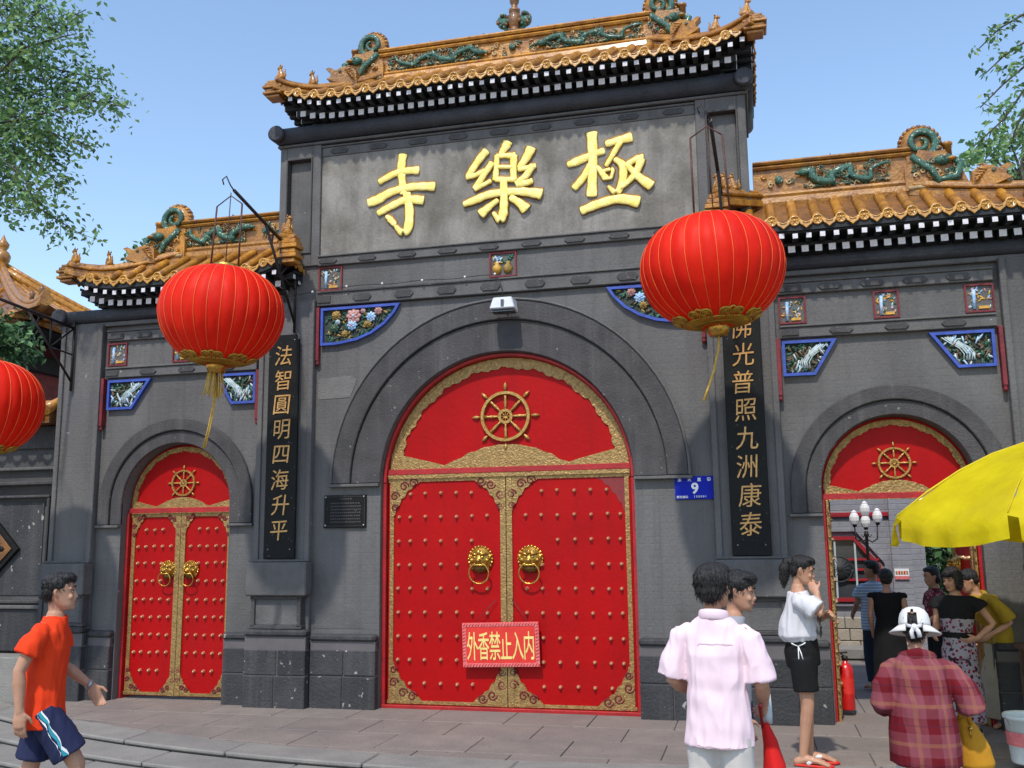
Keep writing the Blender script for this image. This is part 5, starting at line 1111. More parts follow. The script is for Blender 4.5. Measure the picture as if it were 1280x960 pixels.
tree('leafy_tree', 'tree with drooping leafy twigs reaching in from the upper right corner', (7.2, -1.0, -.26), ([(7.2, -1.0, -.26), (7.1, -1, 2), (7.2, -.9, 4.5), (7.0, -.8, 7.5)], [.22, .18, .15, .08]),
     [bough((7.15, -.9, 4.3+i*.4), TWB[k][0], .05) for i, k in enumerate((6, 5, 3, 2, 0))], TWB, 17, .062, [M['leaf'], M['leaf_light'], M['leaf_dark']], 22, .050, mis=(0, 0, 2, 0, 1), per=9)
def bushy(name, lab, base, h, cx, cy, cz, rx, rz, n, size, mats, seed, mis=(0, 0, 1, 2)):
    rng = random.Random(seed); t = thing(name, lab, 'tree', base)
    mb = MB(); mb.tube([base, (base[0]*.5+cx*.5, base[1]*.5+cy*.5, base[2]*.5+cz*.5), (cx, cy, cz)], [.14, .10, .05], 9, 0); mb.build('trunk', M['bark'], t)
    lv, tb = MB(), MB()
    for _ in range(n):
        d = Vector((rng.gauss(0, 1), rng.gauss(0, 1), rng.gauss(0, 1))).normalized()*rng.uniform(.35, 1)**.6; c = (cx+d.x*rx, cy+d.y*rx, cz+d.z*rz)
        if rng.random() < .25: tb.tube([(cx, cy, cz-rz*.5), ((cx+c[0])/2, (cy+c[1])/2, (cz+c[2])/2), c], [.03, .015, .005], 4, 0)
        leaves(lv, c, 16, rx*.10, size, rng, mis)
    if tb.v: tb.build('twigs', M['bark'], t)
    kind(lv.build('crown', mats, t), 'stuff'); return t
LM = [M['leaf'], M['leaf_light'], M['leaf_dark']]
bushy('background_tree', 'pale green tree top showing above the right side gate roof', (6.6, 6, 0), 8, 6.45, 6, 7.0, 1.0, .9, 75, .12, LM, 31, (1, 1, 0))
bushy('background_tree', 'dark green tree beside the pavilion, above the leftmost lantern', (-7.9, 2.2, 0), 5, -8.35, 2.2, 4.45, .85, .45, 190, .12, LM, 32, (2, 2, 0))
bushy('background_tree', 'small tree top peeping over the left side gate ridge', (-9.2, 8, 0), 8, -9.3, 8, 6.95, .9, .75, 120, .13, LM, 33, (0, 0, 2))
bushy('courtyard_tree', 'dark green tree filling the courtyard beyond the open gate', (5.6, 7.6, -.03), 3, 5.5, 7.6, 1.9, 1.15, 1.9, 420, .13, LM, 34, (2, 2, 0, 0))

# ---------------------------------------------------------------- umbrella, extinguisher, bucket
t = thing('parasol', 'yellow vendor parasol with short valance in front of the open right side gate', 'umbrella', (4.42, -1.55, 0))
UX, UY, UR, UT, UB = 4.42, -1.55, 1.18, 2.20, 1.66
mb = MB(); nS, m, seg = 8, 12, 16; n = nS*seg; vs = []
def uz(rr, k): a = abs(((k % seg)/seg)*2-1); return UT-(UT-UB)*(rr**1.75) - .045*rr*(1-a*a)*0 + .055*(rr)*(-(1-a*a))
def urad(rr, k): a = abs(((k % seg)/seg)*2-1); return UR*rr*(1-.055*(1-a*a)*rr)
for i in range(m+1):
    rr = max(i/m, .01)
    for k in range(n):
        th = 2*math.pi*k/n+.25; wr = (.006*math.sin(k*2.7+i*.9)+.007*math.sin(k*.71+i*.35)+.004*math.sin(i*1.9-k*.4))*rr; vs.append((UX+urad(rr, k)*math.cos(th), UY+urad(rr, k)*math.sin(th), uz(rr, k)+wr))
b0 = len(vs)
for q in (1, 2):
    for k in range(n):
        th = 2*math.pi*k/n+.25; w = urad(1, k)*(1+.012*q*math.sin(k*1.3)); vs.append((UX+w*math.cos(th), UY+w*math.sin(th), uz(1, k)-.072*q))
fs = [(i*n+k, i*n+(k+1) % n, (i+1)*n+(k+1) % n, (i+1)*n+k) for i in range(m+2) for k in range(n) if not (i >= m and k % seg == 0)]
mb.add(vs, fs, 0, True); cn = mb.build('canopy', M['umbrella'], t)
mb = MB(); mb.tube([(UX, UY, -.0), (UX, UY, UT-.02)], .02, 10, 0); mb.lathe([(.02, 0), (.012, .05), (0, .06)], (UX, UY, UT), 8, 0); mb.build('pole', M['steel'], t)
mb = MB(); mb.lathe([(.24, 0), (.24, .05), (.05, .10), (.04, .2)], (UX, UY, 0), 16, 0); mb.build('base', M['dado_dark'], t)
for k in range(nS):
    th = 2*math.pi*k/nS+.25; mb = MB(); mb.tube([(UX+UR*r_*math.cos(th), UY+UR*r_*math.sin(th), UT-(UT-UB)*(r_**1.75)-.012) for r_ in (.02, .3, .6, .85, .99)], .006, 5, 0)
    mb.tube([(UX+.03*math.cos(th), UY+.03*math.sin(th), UT-.42), (UX+UR*.5*math.cos(th), UY+UR*.5*math.sin(th), UT-(UT-UB)*(.5**1.75)-.015)], .005, 5, 0); mb.build('rib', M['steel'], t)
for k in range(nS):
    th = 2*math.pi*k/nS+.25; mb = MB(); mb.tube([(UX+UR*r_*math.cos(th), UY+UR*r_*math.sin(th), UT-(UT-UB)*(r_**1.75)+.004) for r_ in (.02, .2, .4, .6, .8, .99)], [(.007, .003)]*6, 5, 0); mb.build('seam', M['umbrella_seam'], cn)
t = thing('fire_extinguisher', 'red fire extinguisher standing against the open gate frame', 'extinguisher', (3.06, .46, 0))
mb = MB(); mb.lathe([(.062, 0), (.066, .01), (.066, .34), (.058, .375), (.035, .40), (.022, .41), (.022, .43)], (3.06, .46, 0), 18, 0); mb.build('cylinder', M['ext_red'], t)
mb = MB(); mb.lathe([(.026, .43), (.026, .46), (.01, .47)], (3.06, .46, 0), 10, 0); mb.tube([(3.06, .46, .46), (3.02, .48, .49), (3.08, .45, .50)], .010, 6, 0); mb.tube([(3.06, .46, .45), (3.03, .48, .455), (3.08, .45, .46)], .009, 6, 0); mb.build('valve', M['black_metal'], t)
mb = MB(); mb.tube([(3.01, .47, .45), (2.97, .45, .44), (2.955, .43, .36), (2.955, .43, .2), (2.96, .43, .12)], [.011, .011, .011, .011, .017], 7, 0); mb.build('hose', M['rubber'], t)
mb = MB(); mb.lathe([(.0675, .14), (.0675, .28)], (3.06, .46, 0), 18, 0, caps=False); mb.build('label', M['notice_red'], t)
t = thing('plastic_bucket', 'white plastic bucket on the pavement at the right edge', 'bucket', (4.08, -1.45, 0))
mb = MB(); mb.lathe([(.0, .01), (.115, 0), (.12, .01), (.145, .29), (.155, .292), (.155, .315), (.148, .32), (.138, .30), (.11, .03), (0, .03)], (4.08, -1.45, 0), 24, 0, caps=False); mb.build('pail', M['bucket_white'], t)
mb = MB(); mb.lathe([(.1375, .12), (.1425, .21)], (4.08, -1.45, 0), 24, 0, caps=False); mb.build('label', M['notice_pink'], t)
mb = MB(); mb.tube([(4.08+.15*math.cos(R(a)), -1.45-.05-.02*math.sin(R(a)), .30-.12*math.sin(R(a))) for a in range(0, 181, 15)], .005, 6, 0); mb.build('handle', M['steel'], t)
t = thing('vendor_table', 'small dark wooden vendor table at the right edge beneath the parasol', 'table', (4.45, -.75, 0))
boxobj('table_top', M['wood_dark'], t, 4.26, 4.95, -1.0, -.45, .66, .69)
for x in (4.29, 4.89):
    for y in (-.97, -.5): boxobj('leg', M['wood_dark'], t, x, x+.035, y, y+.035, 0, .659)
boxobj('cloth', M['wood_dark'], t, 4.28, 4.93, -1.004, -1.0015, .35, .655, bevel=0)
# ---------------------------------------------------------------- people
def fabric(name, mode, cols, s=1.0):
    m = bpy.data.materials.new(name); m.use_nodes = True; nt = m.node_tree; N = nt.nodes; L = nt.links; bs = N['Principled BSDF']
    bs.inputs['Roughness'].default_value = .85; bs.inputs['Specular IOR Level'].default_value = .25
    tc = N.new('ShaderNodeTexCoord'); sp = N.new('ShaderNodeSeparateXYZ'); L.new(tc.outputs['Object'], sp.inputs[0])
    def math_(op, a, b=None, c=None):
        q = N.new('ShaderNodeMath'); q.operation = op
        for i, v in enumerate((a, b, c)):
            if v is None: continue
            if isinstance(v, (int, float)): q.inputs[i].default_value = v
            else: L.new(v, q.inputs[i])
        return q.outputs[0]
    def mixc(f, a, b):
        q = N.new('ShaderNodeMix'); q.data_type = 'RGBA'; L.new(f, q.inputs[0])
        for i, v in ((6, a), (7, b)):
            if isinstance(v, tuple): q.inputs[i].default_value = (*v, 1)
            else: L.new(v, q.inputs[i])
        return q.outputs[2]
    def band(coord, period, lo, hi): f = math_('FRACT', math_('DIVIDE', coord, period)); return math_('MULTIPLY', math_('GREATER_THAN', f, lo), math_('LESS_THAN', f, hi))
    nz = N.new('ShaderNodeTexNoise'); nz.inputs['Scale'].default_value = 9; nz.inputs['Detail'].default_value = 5; L.new(tc.outputs['Object'], nz.inputs[0])
    if mode == 'plain':
        out = mixc(nz.outputs[0], cols[0], cols[1])
    elif mode == 'plaid':
        h = math_('ADD', sp.outputs[0], math_('MULTIPLY', sp.outputs[1], .7)); v = sp.outputs[2]
        a = band(h, .085*s, 0, .42); b = band(v, .10*s, 0, .40); d = math_('MULTIPLY', math_('ADD', a, b), .5)
        out = mixc(d, cols[0], cols[1]); out = mixc(math_('MULTIPLY', band(h, .085*s, .66, .78), .45), out, cols[2]); out = mixc(math_('MULTIPLY', band(v, .10*s, .66, .76), .5), out, cols[2])
        out = mixc(math_('MULTIPLY', band(v, .10*s, .18, .22), .4), out, cols[3])
    elif mode == 'stripe':
        out = mixc(band(sp.outputs[2], .03*s, 0, .5), cols[0], cols[1])
    elif mode == 'print':
        vo = N.new('ShaderNodeTexVoronoi'); vo.inputs['Scale'].default_value = 16*s; L.new(tc.outputs['Object'], vo.inputs[0])
        n2 = N.new('ShaderNodeTexNoise'); n2.inputs['Scale'].default_value = 14*s; L.new(tc.outputs['Object'], n2.inputs[0])
        f = math_('LESS_THAN', vo.outputs['Distance'], .36); out = mixc(f, cols[0], cols[1]); out = mixc(math_('GREATER_THAN', n2.outputs[0], .60), out, cols[2])
    L.new(out, bs.inputs['Base Color'])
    n5 = N.new('ShaderNodeTexNoise'); n5.inputs['Scale'].default_value = 400; L.new(tc.outputs['Object'], n5.inputs[0])
    bp = N.new('ShaderNodeBump'); bp.inputs['Strength'].default_value = .25; bp.inputs['Distance'].default_value = .002; L.new(n5.outputs[0], bp.inputs['Height']); L.new(bp.outputs[0], bs.inputs['Normal'])
    return m
SKIN = pm('skin', (.48,.255,.16), (.40,.20,.12), 6, .55, bump=.1, bscale=120); SKIN.node_tree.nodes['Principled BSDF'].inputs['Subsurface Weight'].default_value = .12
SKIN.node_tree.nodes['Principled BSDF'].inputs['Subsurface Radius'].default_value = (.02, .008, .004)
HAIR = pm('hair', (.007,.006,.0055), (.014,.011,.010), 60, .5, bump=.9, bscale=90, stretch=(1, 1, .12))
LIP = pm('lip', (.36,.10,.08), (.30,.08,.07), 8, .45); EYEW = pm('eye_white', (.6,.57,.53), None, 5, .3); EYED = pm('eye_dark', (.01,.007,.005), None, 5, .2)

def remesh(mb, name, mat, voxel, fold=0.0, fs=(13, 13, 4), smooth=2, seed=0):
    me = mb.mesh(name, [mat]); o = bpy.data.objects.new('temporary', me); C.objects.link(o)
    md = o.modifiers.new('r', 'REMESH'); md.mode = 'VOXEL'; md.voxel_size = voxel; md.use_smooth_shade = True
    if smooth: sm = o.modifiers.new('s', 'SMOOTH'); sm.iterations = smooth; sm.factor = .5
    r = bpy.data.meshes.new_from_object(o.evaluated_get(bpy.context.evaluated_depsgraph_get())); bpy.data.objects.remove(o); bpy.data.meshes.remove(me)
    if fold:
        off = Vector((seed*7.3, seed*3.1, 0))
        nr = [v.normal.copy() for v in r.vertices]
        for v, n in zip(r.vertices, nr):
            p = Vector((v.co.x*fs[0], v.co.y*fs[1], v.co.z*fs[2]))+off
            w = mnoise.noise(p)+.5*mnoise.noise(p*2.1+Vector((3, 1, 5))); q = mnoise.noise(Vector((v.co.x*5+v.co.z*7, v.co.y*6, v.co.z*9-v.co.x*6))+off)
            v.co += n*(fold*(-abs(w)*1.1+.35)+fold*.6*q)
    r.name = name; r.materials.clear(); r.materials.append(mat)
    for p in r.polygons: p.use_smooth = True
    return r
def hand(mb, w, d, palm, s, curl=.5, side=1):
    """w wrist, d direction, palm normal, s scale (hand length); side: which edge carries the thumb"""
    w, d, palm = Vector(w), Vector(d).normalized(), Vector(palm).normalized(); lat = d.cross(palm).normalized()*side; palm = lat.cross(d)*side if False else palm
    mb.tube([w-d*.12*s, w+d*.08*s, w+d*.30*s, w+d*.50*s], [(.17*s, .13*s), (.19*s, .12*s), (.245*s, .12*s), (.22*s, .10*s)], 10, 0, up=lat, round_=True)
    for i, (o_, l) in enumerate(((.17, .42), (.06, .48), (-.055, .45), (-.16, .35))):
        k = w+d*.50*s+lat*o_*s; a = curl*(1+.12*i); L1 = l*s*.5
        d1 = (d*math.cos(a*.6)+palm*math.sin(a*.6)).normalized(); d2 = (d*math.cos(a*1.5)+palm*math.sin(a*1.5)).normalized(); d3 = (d*math.cos(a*2.2)+palm*math.sin(a*2.2)).normalized()
        p1 = k+d1*L1; p2 = p1+d2*L1*.6; p3 = p2+d3*L1*.5
        mb.tube([k-d*.08*s, k, p1, p2, p3], [.058*s, .056*s, .052*s, .047*s, .038*s], 7, 0, round_=True)
    b = w+d*.12*s+lat*.15*s; t1 = b+(d*.6+lat*.7+palm*.25).normalized()*.24*s; t2 = t1+(d*.9+lat*.25+palm*.3).normalized()*.19*s
    mb.tube([b, t1, t2], [.085*s, .064*s, .048*s], 7, 0, round_=True)
def head(mb, T, s, female=False):
    """head in its own frame (origin chin level on the neck axis, unit = head height), T its transform"""
    ring = [(0, .13, -.30, -.04), (.04, .19, -.37, .0), (.12, .245, -.39, .10), (.22, .275, -.385, .24), (.34, .305, -.375, .34), (.46, .33, -.365, .40), (.58, .345, -.365, .43), (.70, .345, -.36, .44), (.80, .325, -.325, .41), (.89, .265, -.25, .33), (.96, .17, -.15, .22), (1.0, .06, -.04, .09)]
    b = len(mb.v); n = 20
    for z, w, f, k in ring:
        c, r = (f+k)/2, (k-f)/2
        for i in range(n):
            a = 2*math.pi*i/n; ca, sa = math.cos(a), math.sin(a)
            mb.v.append(tuple(T @ (Vector((w*math.copysign(abs(ca)**.92, ca), c+r*sa, z))*s)))
    for j in range(len(ring)-1):
        for i in range(n): mb.f.append([b+j*n+i, b+j*n+(i+1) % n, b+(j+1)*n+(i+1) % n, b+(j+1)*n+i]); mb.m.append(0); mb.s.append(True)
    mb.f.append([b+i for i in range(n)][::-1]); mb.m.append(0); mb.s.append(True); mb.f.append([b+(len(ring)-1)*n+i for i in range(n)]); mb.m.append(0); mb.s.append(True)
    P = lambda x, y, z: tuple(T @ (Vector((x, y, z))*s)); q = s
    mb.tube([P(0, -.35, .56), P(0, -.385, .46), P(0, -.435, .365), P(0, -.40, .32)], [.030*q, .038*q, .052*q, .045*q], 8, 0, round_=True)
    for e in (-1, 1):
        mb.ball(P(e*.045, -.385, .335), .036*q, 0, 7, 5); mb.ball(P(e*.17, -.315, .36), (.09*q, .06*q, .08*q), 0, 8, 6)
        mb.tube([P(e*.05, -.365, .595), P(e*.15, -.355, .61), P(e*.24, -.30, .59)], [.026*q, .028*q, .02*q], 6, 0, round_=True)
        mb.tube([P(e*.335, .06, .60), P(e*.365, .085, .52), P(e*.355, .06, .43), P(e*.335, .03, .375)], [.03*q, .045*q, .035*q, .026*q], 7, 0, round_=True)
    mb.tube([P(-.075, -.375, .235), P(0, -.405, .24), P(.075, -.375, .235)], [.022*q, .030*q, .022*q], 7, 0, round_=True); mb.tube([P(-.065, -.372, .195), P(0, -.398, .19), P(.065, -.372, .195)], [.022*q, .032*q, .022*q], 7, 0, round_=True)
    mb.ball(P(0, -.34, .06), (.09*q, .07*q, .06*q), 0, 8, 6)
    mb.tube([P(0, .10, .40), P(0, .10, .1), P(0, .07, -.2), P(0, .06, -.42)], [(.20*q, .22*q), (.19*q, .20*q), (.185*q, .185*q), (.23*q, .20*q)], 12, 0, up=(1, 0, 0))
def person(label, loc, rz, H, joints, garments, hair, head_rot=(0, 0, 0), skin_vox=.0075, hands=(.4, .4), group=None, feet=True, extras=None, male=True):
    t = thing('person', label, 'person', loc, R(rz), group)
    D = dict(pelvis=(0, 0, .53), waist=(0, 0, .62), chest=(0, 0, .72), neck=(0, .005, .83), lsh=(.105, 0, .805), rsh=(-.105, 0, .805), lel=(.125, .02, .645), rel=(-.125, .02, .645), lwr=(.13, -.02, .50), rwr=(-.13, -.02, .50),
             lkn=(.055, -.01, .285), rkn=(-.055, -.01, .285), lan=(.055, .01, .045), ran=(-.055, .01, .045), lhd=None, rhd=None, ltoe=None, rtoe=None)
    D.update(joints); J = {k: (Vector(v)*H if v is not None else None) for k, v in D.items()}
    body = MB(); h = H; sw = 1.0 if male else .9
    nk = J['neck']; HT = Matrix.Translation(nk+Vector((0, -.012, .026))*h) @ Euler([R(a) for a in head_rot]).to_matrix().to_4x4(); hs = .133*h
    head(body, HT, hs, not male)
    mid = lambda a, b, k=.5: a.lerp(b, k)
    body.tube([J['pelvis']-Vector((0, 0, .03*h)), J['pelvis'], J['waist'], J['chest'], mid(J['chest'], nk, .62), nk], [(.066*h, .050*h), (.078*h, .056*h), (.070*h*sw, .052*h), (.082*h*sw, .058*h), (.076*h*sw, .043*h), (.034*h, .034*h)], 16, 0, up=(1, 0, 0), round_=True)
    for s in 'lr':
        q = 1 if s == 'l' else -1; sh, el, wr = J[s+'sh'], J[s+'el'], J[s+'wr']; k = .9 if not male else 1
        body.tube([sh+Vector((-q*.028*h, 0, -.010*h)), sh+Vector((-q*.004*h, 0, -.018*h)), mid(sh, el, .35), el, mid(el, wr, .3), wr], [.027*h*k, .028*h*k, .027*h*k, .0215*h*k, .0235*h*k, .0150*h*k], 12, 0, round_=True)
        hd = J[s+'hd']; d = (hd-wr) if hd is not None else (wr-el); palm = Vector((-q, -.25, 0))
        if D.get(s+'palm'): palm = Vector(D[s+'palm'])
        palm = palm-d.normalized()*palm.dot(d.normalized()); lat = d.cross(palm); fwd = Vector((0, -1, 0)); sd = 1 if lat.dot(fwd) > 0 else -1
        hand(body, wr, d, palm, .102*h, hands[0 if s == 'l' else 1], sd)
        hp = J['pelvis']+Vector((q*.044*h, 0, -.01*h)); kn, an = J[s+'kn'], J[s+'an']
        body.tube([hp, mid(hp, kn, .35), kn, mid(kn, an, .28), an], [.043*h, .043*h, .031*h, .031*h, .020*h], 12, 0, round_=True)
        if feet:
            to = J[s+'toe'] if J[s+'toe'] is not None else an+Vector((q*.01, -.115, -.032))*h; he = an+Vector((0, .028, -.024))*h
            body.tube([he, an+Vector((0, -.01, -.012))*h, mid(an, to, .6)+Vector((0, 0, .004))*h, to], [(.022*h, .020*h), (.024*h, .024*h), (.028*h, .015*h), (.022*h, .011*h)], 10, 0, up=(1, 0, 0), round_=True)
    inst('body', remesh(body, 'body', SKIN, skin_vox, 0, smooth=2), t, local=True)
    P = lambda x, y, z: tuple(HT @ (Vector((x, y, z))*hs))
    ew, ed, br, lp = MB(), MB(), MB(), MB(); Rm = HT.to_3x3()
    for e in (-1, 1):
        ew.ball(P(e*.145, -.345, .515), (.052*hs, .022*hs, .022*hs), 0, 8, 5, Rm); ed.ball(P(e*.140, -.362, .515), (.024*hs, .012*hs, .022*hs), 0, 8, 5, Rm); ed.tube([P(e*.085, -.362, .530), P(e*.145, -.372, .542), P(e*.20, -.342, .528)], .008*hs, 5, 0)
        br.tube([P(e*.06, -.392, .625), P(e*.14, -.388, .650), P(e*.235, -.335, .625)], [.014*hs, .018*hs, .008*hs], 6, 0)
    lp.tube([P(-.085, -.382, .222), P(0, -.425, .228), P(.085, -.382, .222)], [.012*hs, .024*hs, .012*hs], 6, 0); lp.tube([P(-.07, -.380, .195), P(0, -.418, .190), P(.07, -.380, .195)], [.012*hs, .024*hs, .012*hs], 6, 0)
    inst('eye', ew.mesh('eye', [EYEW]), t, local=True); inst('iris', ed.mesh('iris', [EYED]), t, local=True); inst('eyebrow', br.mesh('eyebrow', [HAIR]), t, local=True); inst('lips', lp.mesh('lips', [LIP]), t, local=True)
    hb = MB()
    for it in hair:
        if it[0] == 'b': hb.ball(P(*it[1]), tuple(x*hs for x in it[2]), 0, 14, 9, Rm)
        else: hb.tube([P(*p) for p in it[1]], [x*hs for x in it[2]], 10, 0, round_=True)
    hm = remesh(hb, 'hair', HAIR, .0055, .0045, (60, 60, 40), 1, 3); ho = inst('hair', hm, t, local=True)
    if skin_vox < .009:
        rr_ = random.Random(11); sm_ = MB(); nv = len(hm.vertices); up_ = Rm @ Vector((0, 0, 1))
        for _ in range(1300):
            v = hm.vertices[rr_.randrange(nv)]; n_ = v.normal; dn = (n_*.10-up_*rr_.uniform(.3, 1.0)+Vector((rr_.gauss(0, .22), rr_.gauss(0, .22), 0))); dn = dn.normalized()*hs*rr_.uniform(.06, .14); sd_ = dn.cross(n_).normalized()*hs*.009
            b_ = v.co-n_*.002; sm_.add([b_-sd_, b_+sd_, b_+dn*.6+n_*.003+sd_*.5, b_+dn, b_+dn*.6+n_*.003-sd_*.5], [(0, 1, 2, 3, 4)], 0, False)
        inst('hair_strands', sm_.mesh('hair_strands', [HAIR]), t, local=True)['kind'] = 'stuff'
    for gi, (nm, mat, tubes, vox, fold) in enumerate(garments):
        g_ = MB()
        for pts, rad, up in tubes:
            PP = [J[p] if isinstance(p, str) else (J[p[0]]+Vector(p[1])*h if isinstance(p[0], str) else Vector(p)*h) for p in pts]
            rr = [(r[0]*h, r[1]*h) if hasattr(r, '__len__') else r*h for r in rad]
            g_.tube(PP, rr, 18, 0, up=up, round_=False)
        if vox: inst(nm, remesh(g_, nm, mat, vox, fold*h, smooth=2, seed=gi+len(label)), t, local=True)
        else: inst(nm, g_.mesh(nm, [mat]), t, local=True)
    if extras: extras(t, J, P, hs, h)
    return t
UPX = (1, 0, 0)
def ribbon_on(o, pts, w, out=.002):
    mb = MB(); row = []
    for i, p in enumerate(pts):
        a, b = Vector(pts[max(i-1, 0)]), Vector(pts[min(i+1, len(pts)-1)]); pr = []
        ok, l0, n0, _ = o.closest_point_on_mesh(Vector(p)); sd = (b-a).normalized().cross(n0).normalized()*w/2
        for e in (-1, 1):
            ok, loc, nrm, _ = o.closest_point_on_mesh(l0+sd*e); pr.append(tuple(loc+nrm*out))
        row.append(pr)
    for i in range(len(row)-1): mb.add([row[i][0], row[i][1], row[i+1][1], row[i+1][0]], [(0, 1, 2, 3)], 0, True)
    return mb
SHORT = [('b', (0, .08, .70), (.405, .43, .37)), ('b', (0, -.15, .90), (.34, .27, .16)), ('b', (0, .2, .50), (.345, .27, .30)), ('b', (.30, .05, .62), (.07, .13, .14)), ('b', (-.30, .05, .62), (.07, .13, .14))]
def torso(w, d, z_hem, flare=1.0, top=.0, sh=.118):
    """shirt body rings from the hem to the neck"""
    return ([(0, 0, z_hem), ('pelvis', (0, 0, .04)), 'waist', 'chest', ('chest', (0, .0, .055)), ('neck', (0, .0, -.015)), ('neck', (0, 0, .004+top))],
            [(w*flare, d*flare), (w*1.0, d*1.0), (w*.96, d*.97), (w*1.0, d*1.0), (sh*.90, d*.78), (sh*.64, d*.62), (.040, .042)], UPX)
def sleeve(s, k=.62, r0=.046, r1=.044):
    return s+'sh', s+'el', k, r0, r1
def slv(joints, s, k, r0, r1):
    q = 1 if s == 'l' else -1; sh = Vector(joints[s+'sh']); el = Vector(joints[s+'el']); wr = Vector(joints[s+'wr'])
    e = sh.lerp(el, min(k, 1)) if k <= 1 else el.lerp(wr, k-1)
    pts = [tuple(sh+Vector((-q*.055, 0, -.014))), tuple(sh+Vector((-q*.022, 0, -.014))), tuple(sh+Vector((q*.002, 0, -.026))), tuple(sh.lerp(el, min(k, 1)*.6))]+([tuple(el)] if k > 1 else [])+[tuple(e)]
    rad = [.026, .031, .036, (r0*.92+r1)/2]+([r1] if k > 1 else [])+[r1]
    return pts, rad, None
def leg(joints, s, k, r0, r1, rm=None, z0=.50):
    q = 1 if s == 'l' else -1; hp = Vector((q*.042, joints.get('pelvis', (0, 0, .53))[1], z0)); kn = Vector(joints[s+'kn']); an = Vector(joints[s+'an'])
    if k <= 1: return [tuple(hp), tuple(hp.lerp(kn, k*.5)), tuple(hp.lerp(kn, k))], [r0, (r0+r1)/2, r1], None
    return [tuple(hp), tuple(hp.lerp(kn, .5)), tuple(kn), tuple(kn.lerp(an, k-1))], [r0, r0*.9, rm or r1, r1], None
BASE = dict(lsh=(.105, 0, .805), rsh=(-.105, 0, .805), lkn=(.055, -.01, .285), rkn=(-.055, -.01, .285), lan=(.055, .01, .045), ran=(-.055, .01, .045))
def jd(**k): d = dict(BASE); d.update(k); return d
GZ = -.18
# 1 walking man in orange
j = jd(chest=(0, -.012, .72), neck=(0, -.022, .83), lsh=(.10, -.03, .80), rsh=(-.10, .015, .80), rel=(-.115, .075, .650), rwr=(-.120, .065, .51), lel=(.120, -.045, .645), lwr=(.115, -.155, .555), lhd=(.112, -.195, .475), rkn=(-.05, -.13, .30), ran=(-.05, -.10, .05), lkn=(.05, .035, .285), lan=(.05, .20, .09))
ORG = fabric('orange_cotton', 'plain', [(.76,.050,.008), (.68,.038,.006)]); NAVY = fabric('navy_nylon', 'plain', [(.020,.026,.075), (.014,.018,.05)])
def ex_orange(t, J, P, hs, h):
    so = [o for o in t.children if o.name.startswith('shorts')][0]; mb = MB(); cy = fabric('cyan_stripe', 'plain', [(.03,.30,.38), (.03,.26,.33)])
    for dx, w, mi in ((-.004, .0045, 0), (.009, .0075, 1), (.030, .0030, 0)):
        row = []
        for i in range(13):
            k = i/12; c = Vector((-.042, .0, .52)).lerp(Vector((-.05, -.13, .30)), k*.84-.02)*h
            pr = []
            for e in (-w, w):
                ok, loc, nrm, _ = so.closest_point_on_mesh(Vector((c.x-.16, c.y+(dx+e)*h, c.z))); pr.append(tuple(loc+nrm*.0022))
            row.append(pr)
        for i in range(12): mb.add([row[i][0], row[i][1], row[i+1][1], row[i+1][0]], [(0, 1, 2, 3)], mi, True)
    inst('side_stripe', mb.mesh('side_stripe', [M['white_print'], cy]), t, local=True)
    w = J['lwr']; d = (J['lwr']-J['lel']).normalized(); mb = MB(); mb.tube([w-d*.016*h, w-d*.002*h], .0195*h, 14, 0); inst('wristwatch', mb.mesh('wristwatch', [M['steel']]), t, local=True)
    for s in 'lr':
        a = J[s+'an']; mb = MB(); mb.tube([a+Vector((0, .04, -.03))*h, a+Vector((0, -.02, -.02))*h, a+Vector((0, -.12, -.035))*h], [(.028*h, .026*h), (.03*h, .03*h), (.03*h, .016*h)], 10, 0, up=UPX, round_=True); inst('shoe', mb.mesh('shoe', [M['rubber']]), t, local=True)
person('man in a bright orange T-shirt and navy shorts walking past at the left edge', (-1.74, -4.0, GZ), 124, 1.57, j,
       [('t_shirt', ORG, [torso(.092, .072, .435, 1.10, 0, .11), slv(j, 'l', .60, .042, .044), slv(j, 'r', .62, .042, .046)], .0075, .0080),
        ('shorts', NAVY, [([(0, 0, .545), (0, 0, .50), (0, 0, .45)], [(.082, .066), (.086, .072), (.080, .068)], UPX), leg(j, 'l', .84, .056, .064), leg(j, 'r', .80, .056, .064)], .0080, .006)],
       [('b', (0, .09, .72), (.400, .42, .35)), ('b', (0, -.15, .90), (.33, .26, .155)), ('b', (0, .24, .50), (.335, .25, .28)), ('b', (.30, .0, .68), (.06, .14, .12)), ('b', (-.30, .0, .68), (.06, .14, .12))], (R(0), 0, -4), .0050, (.55, .35), None, True, ex_orange)
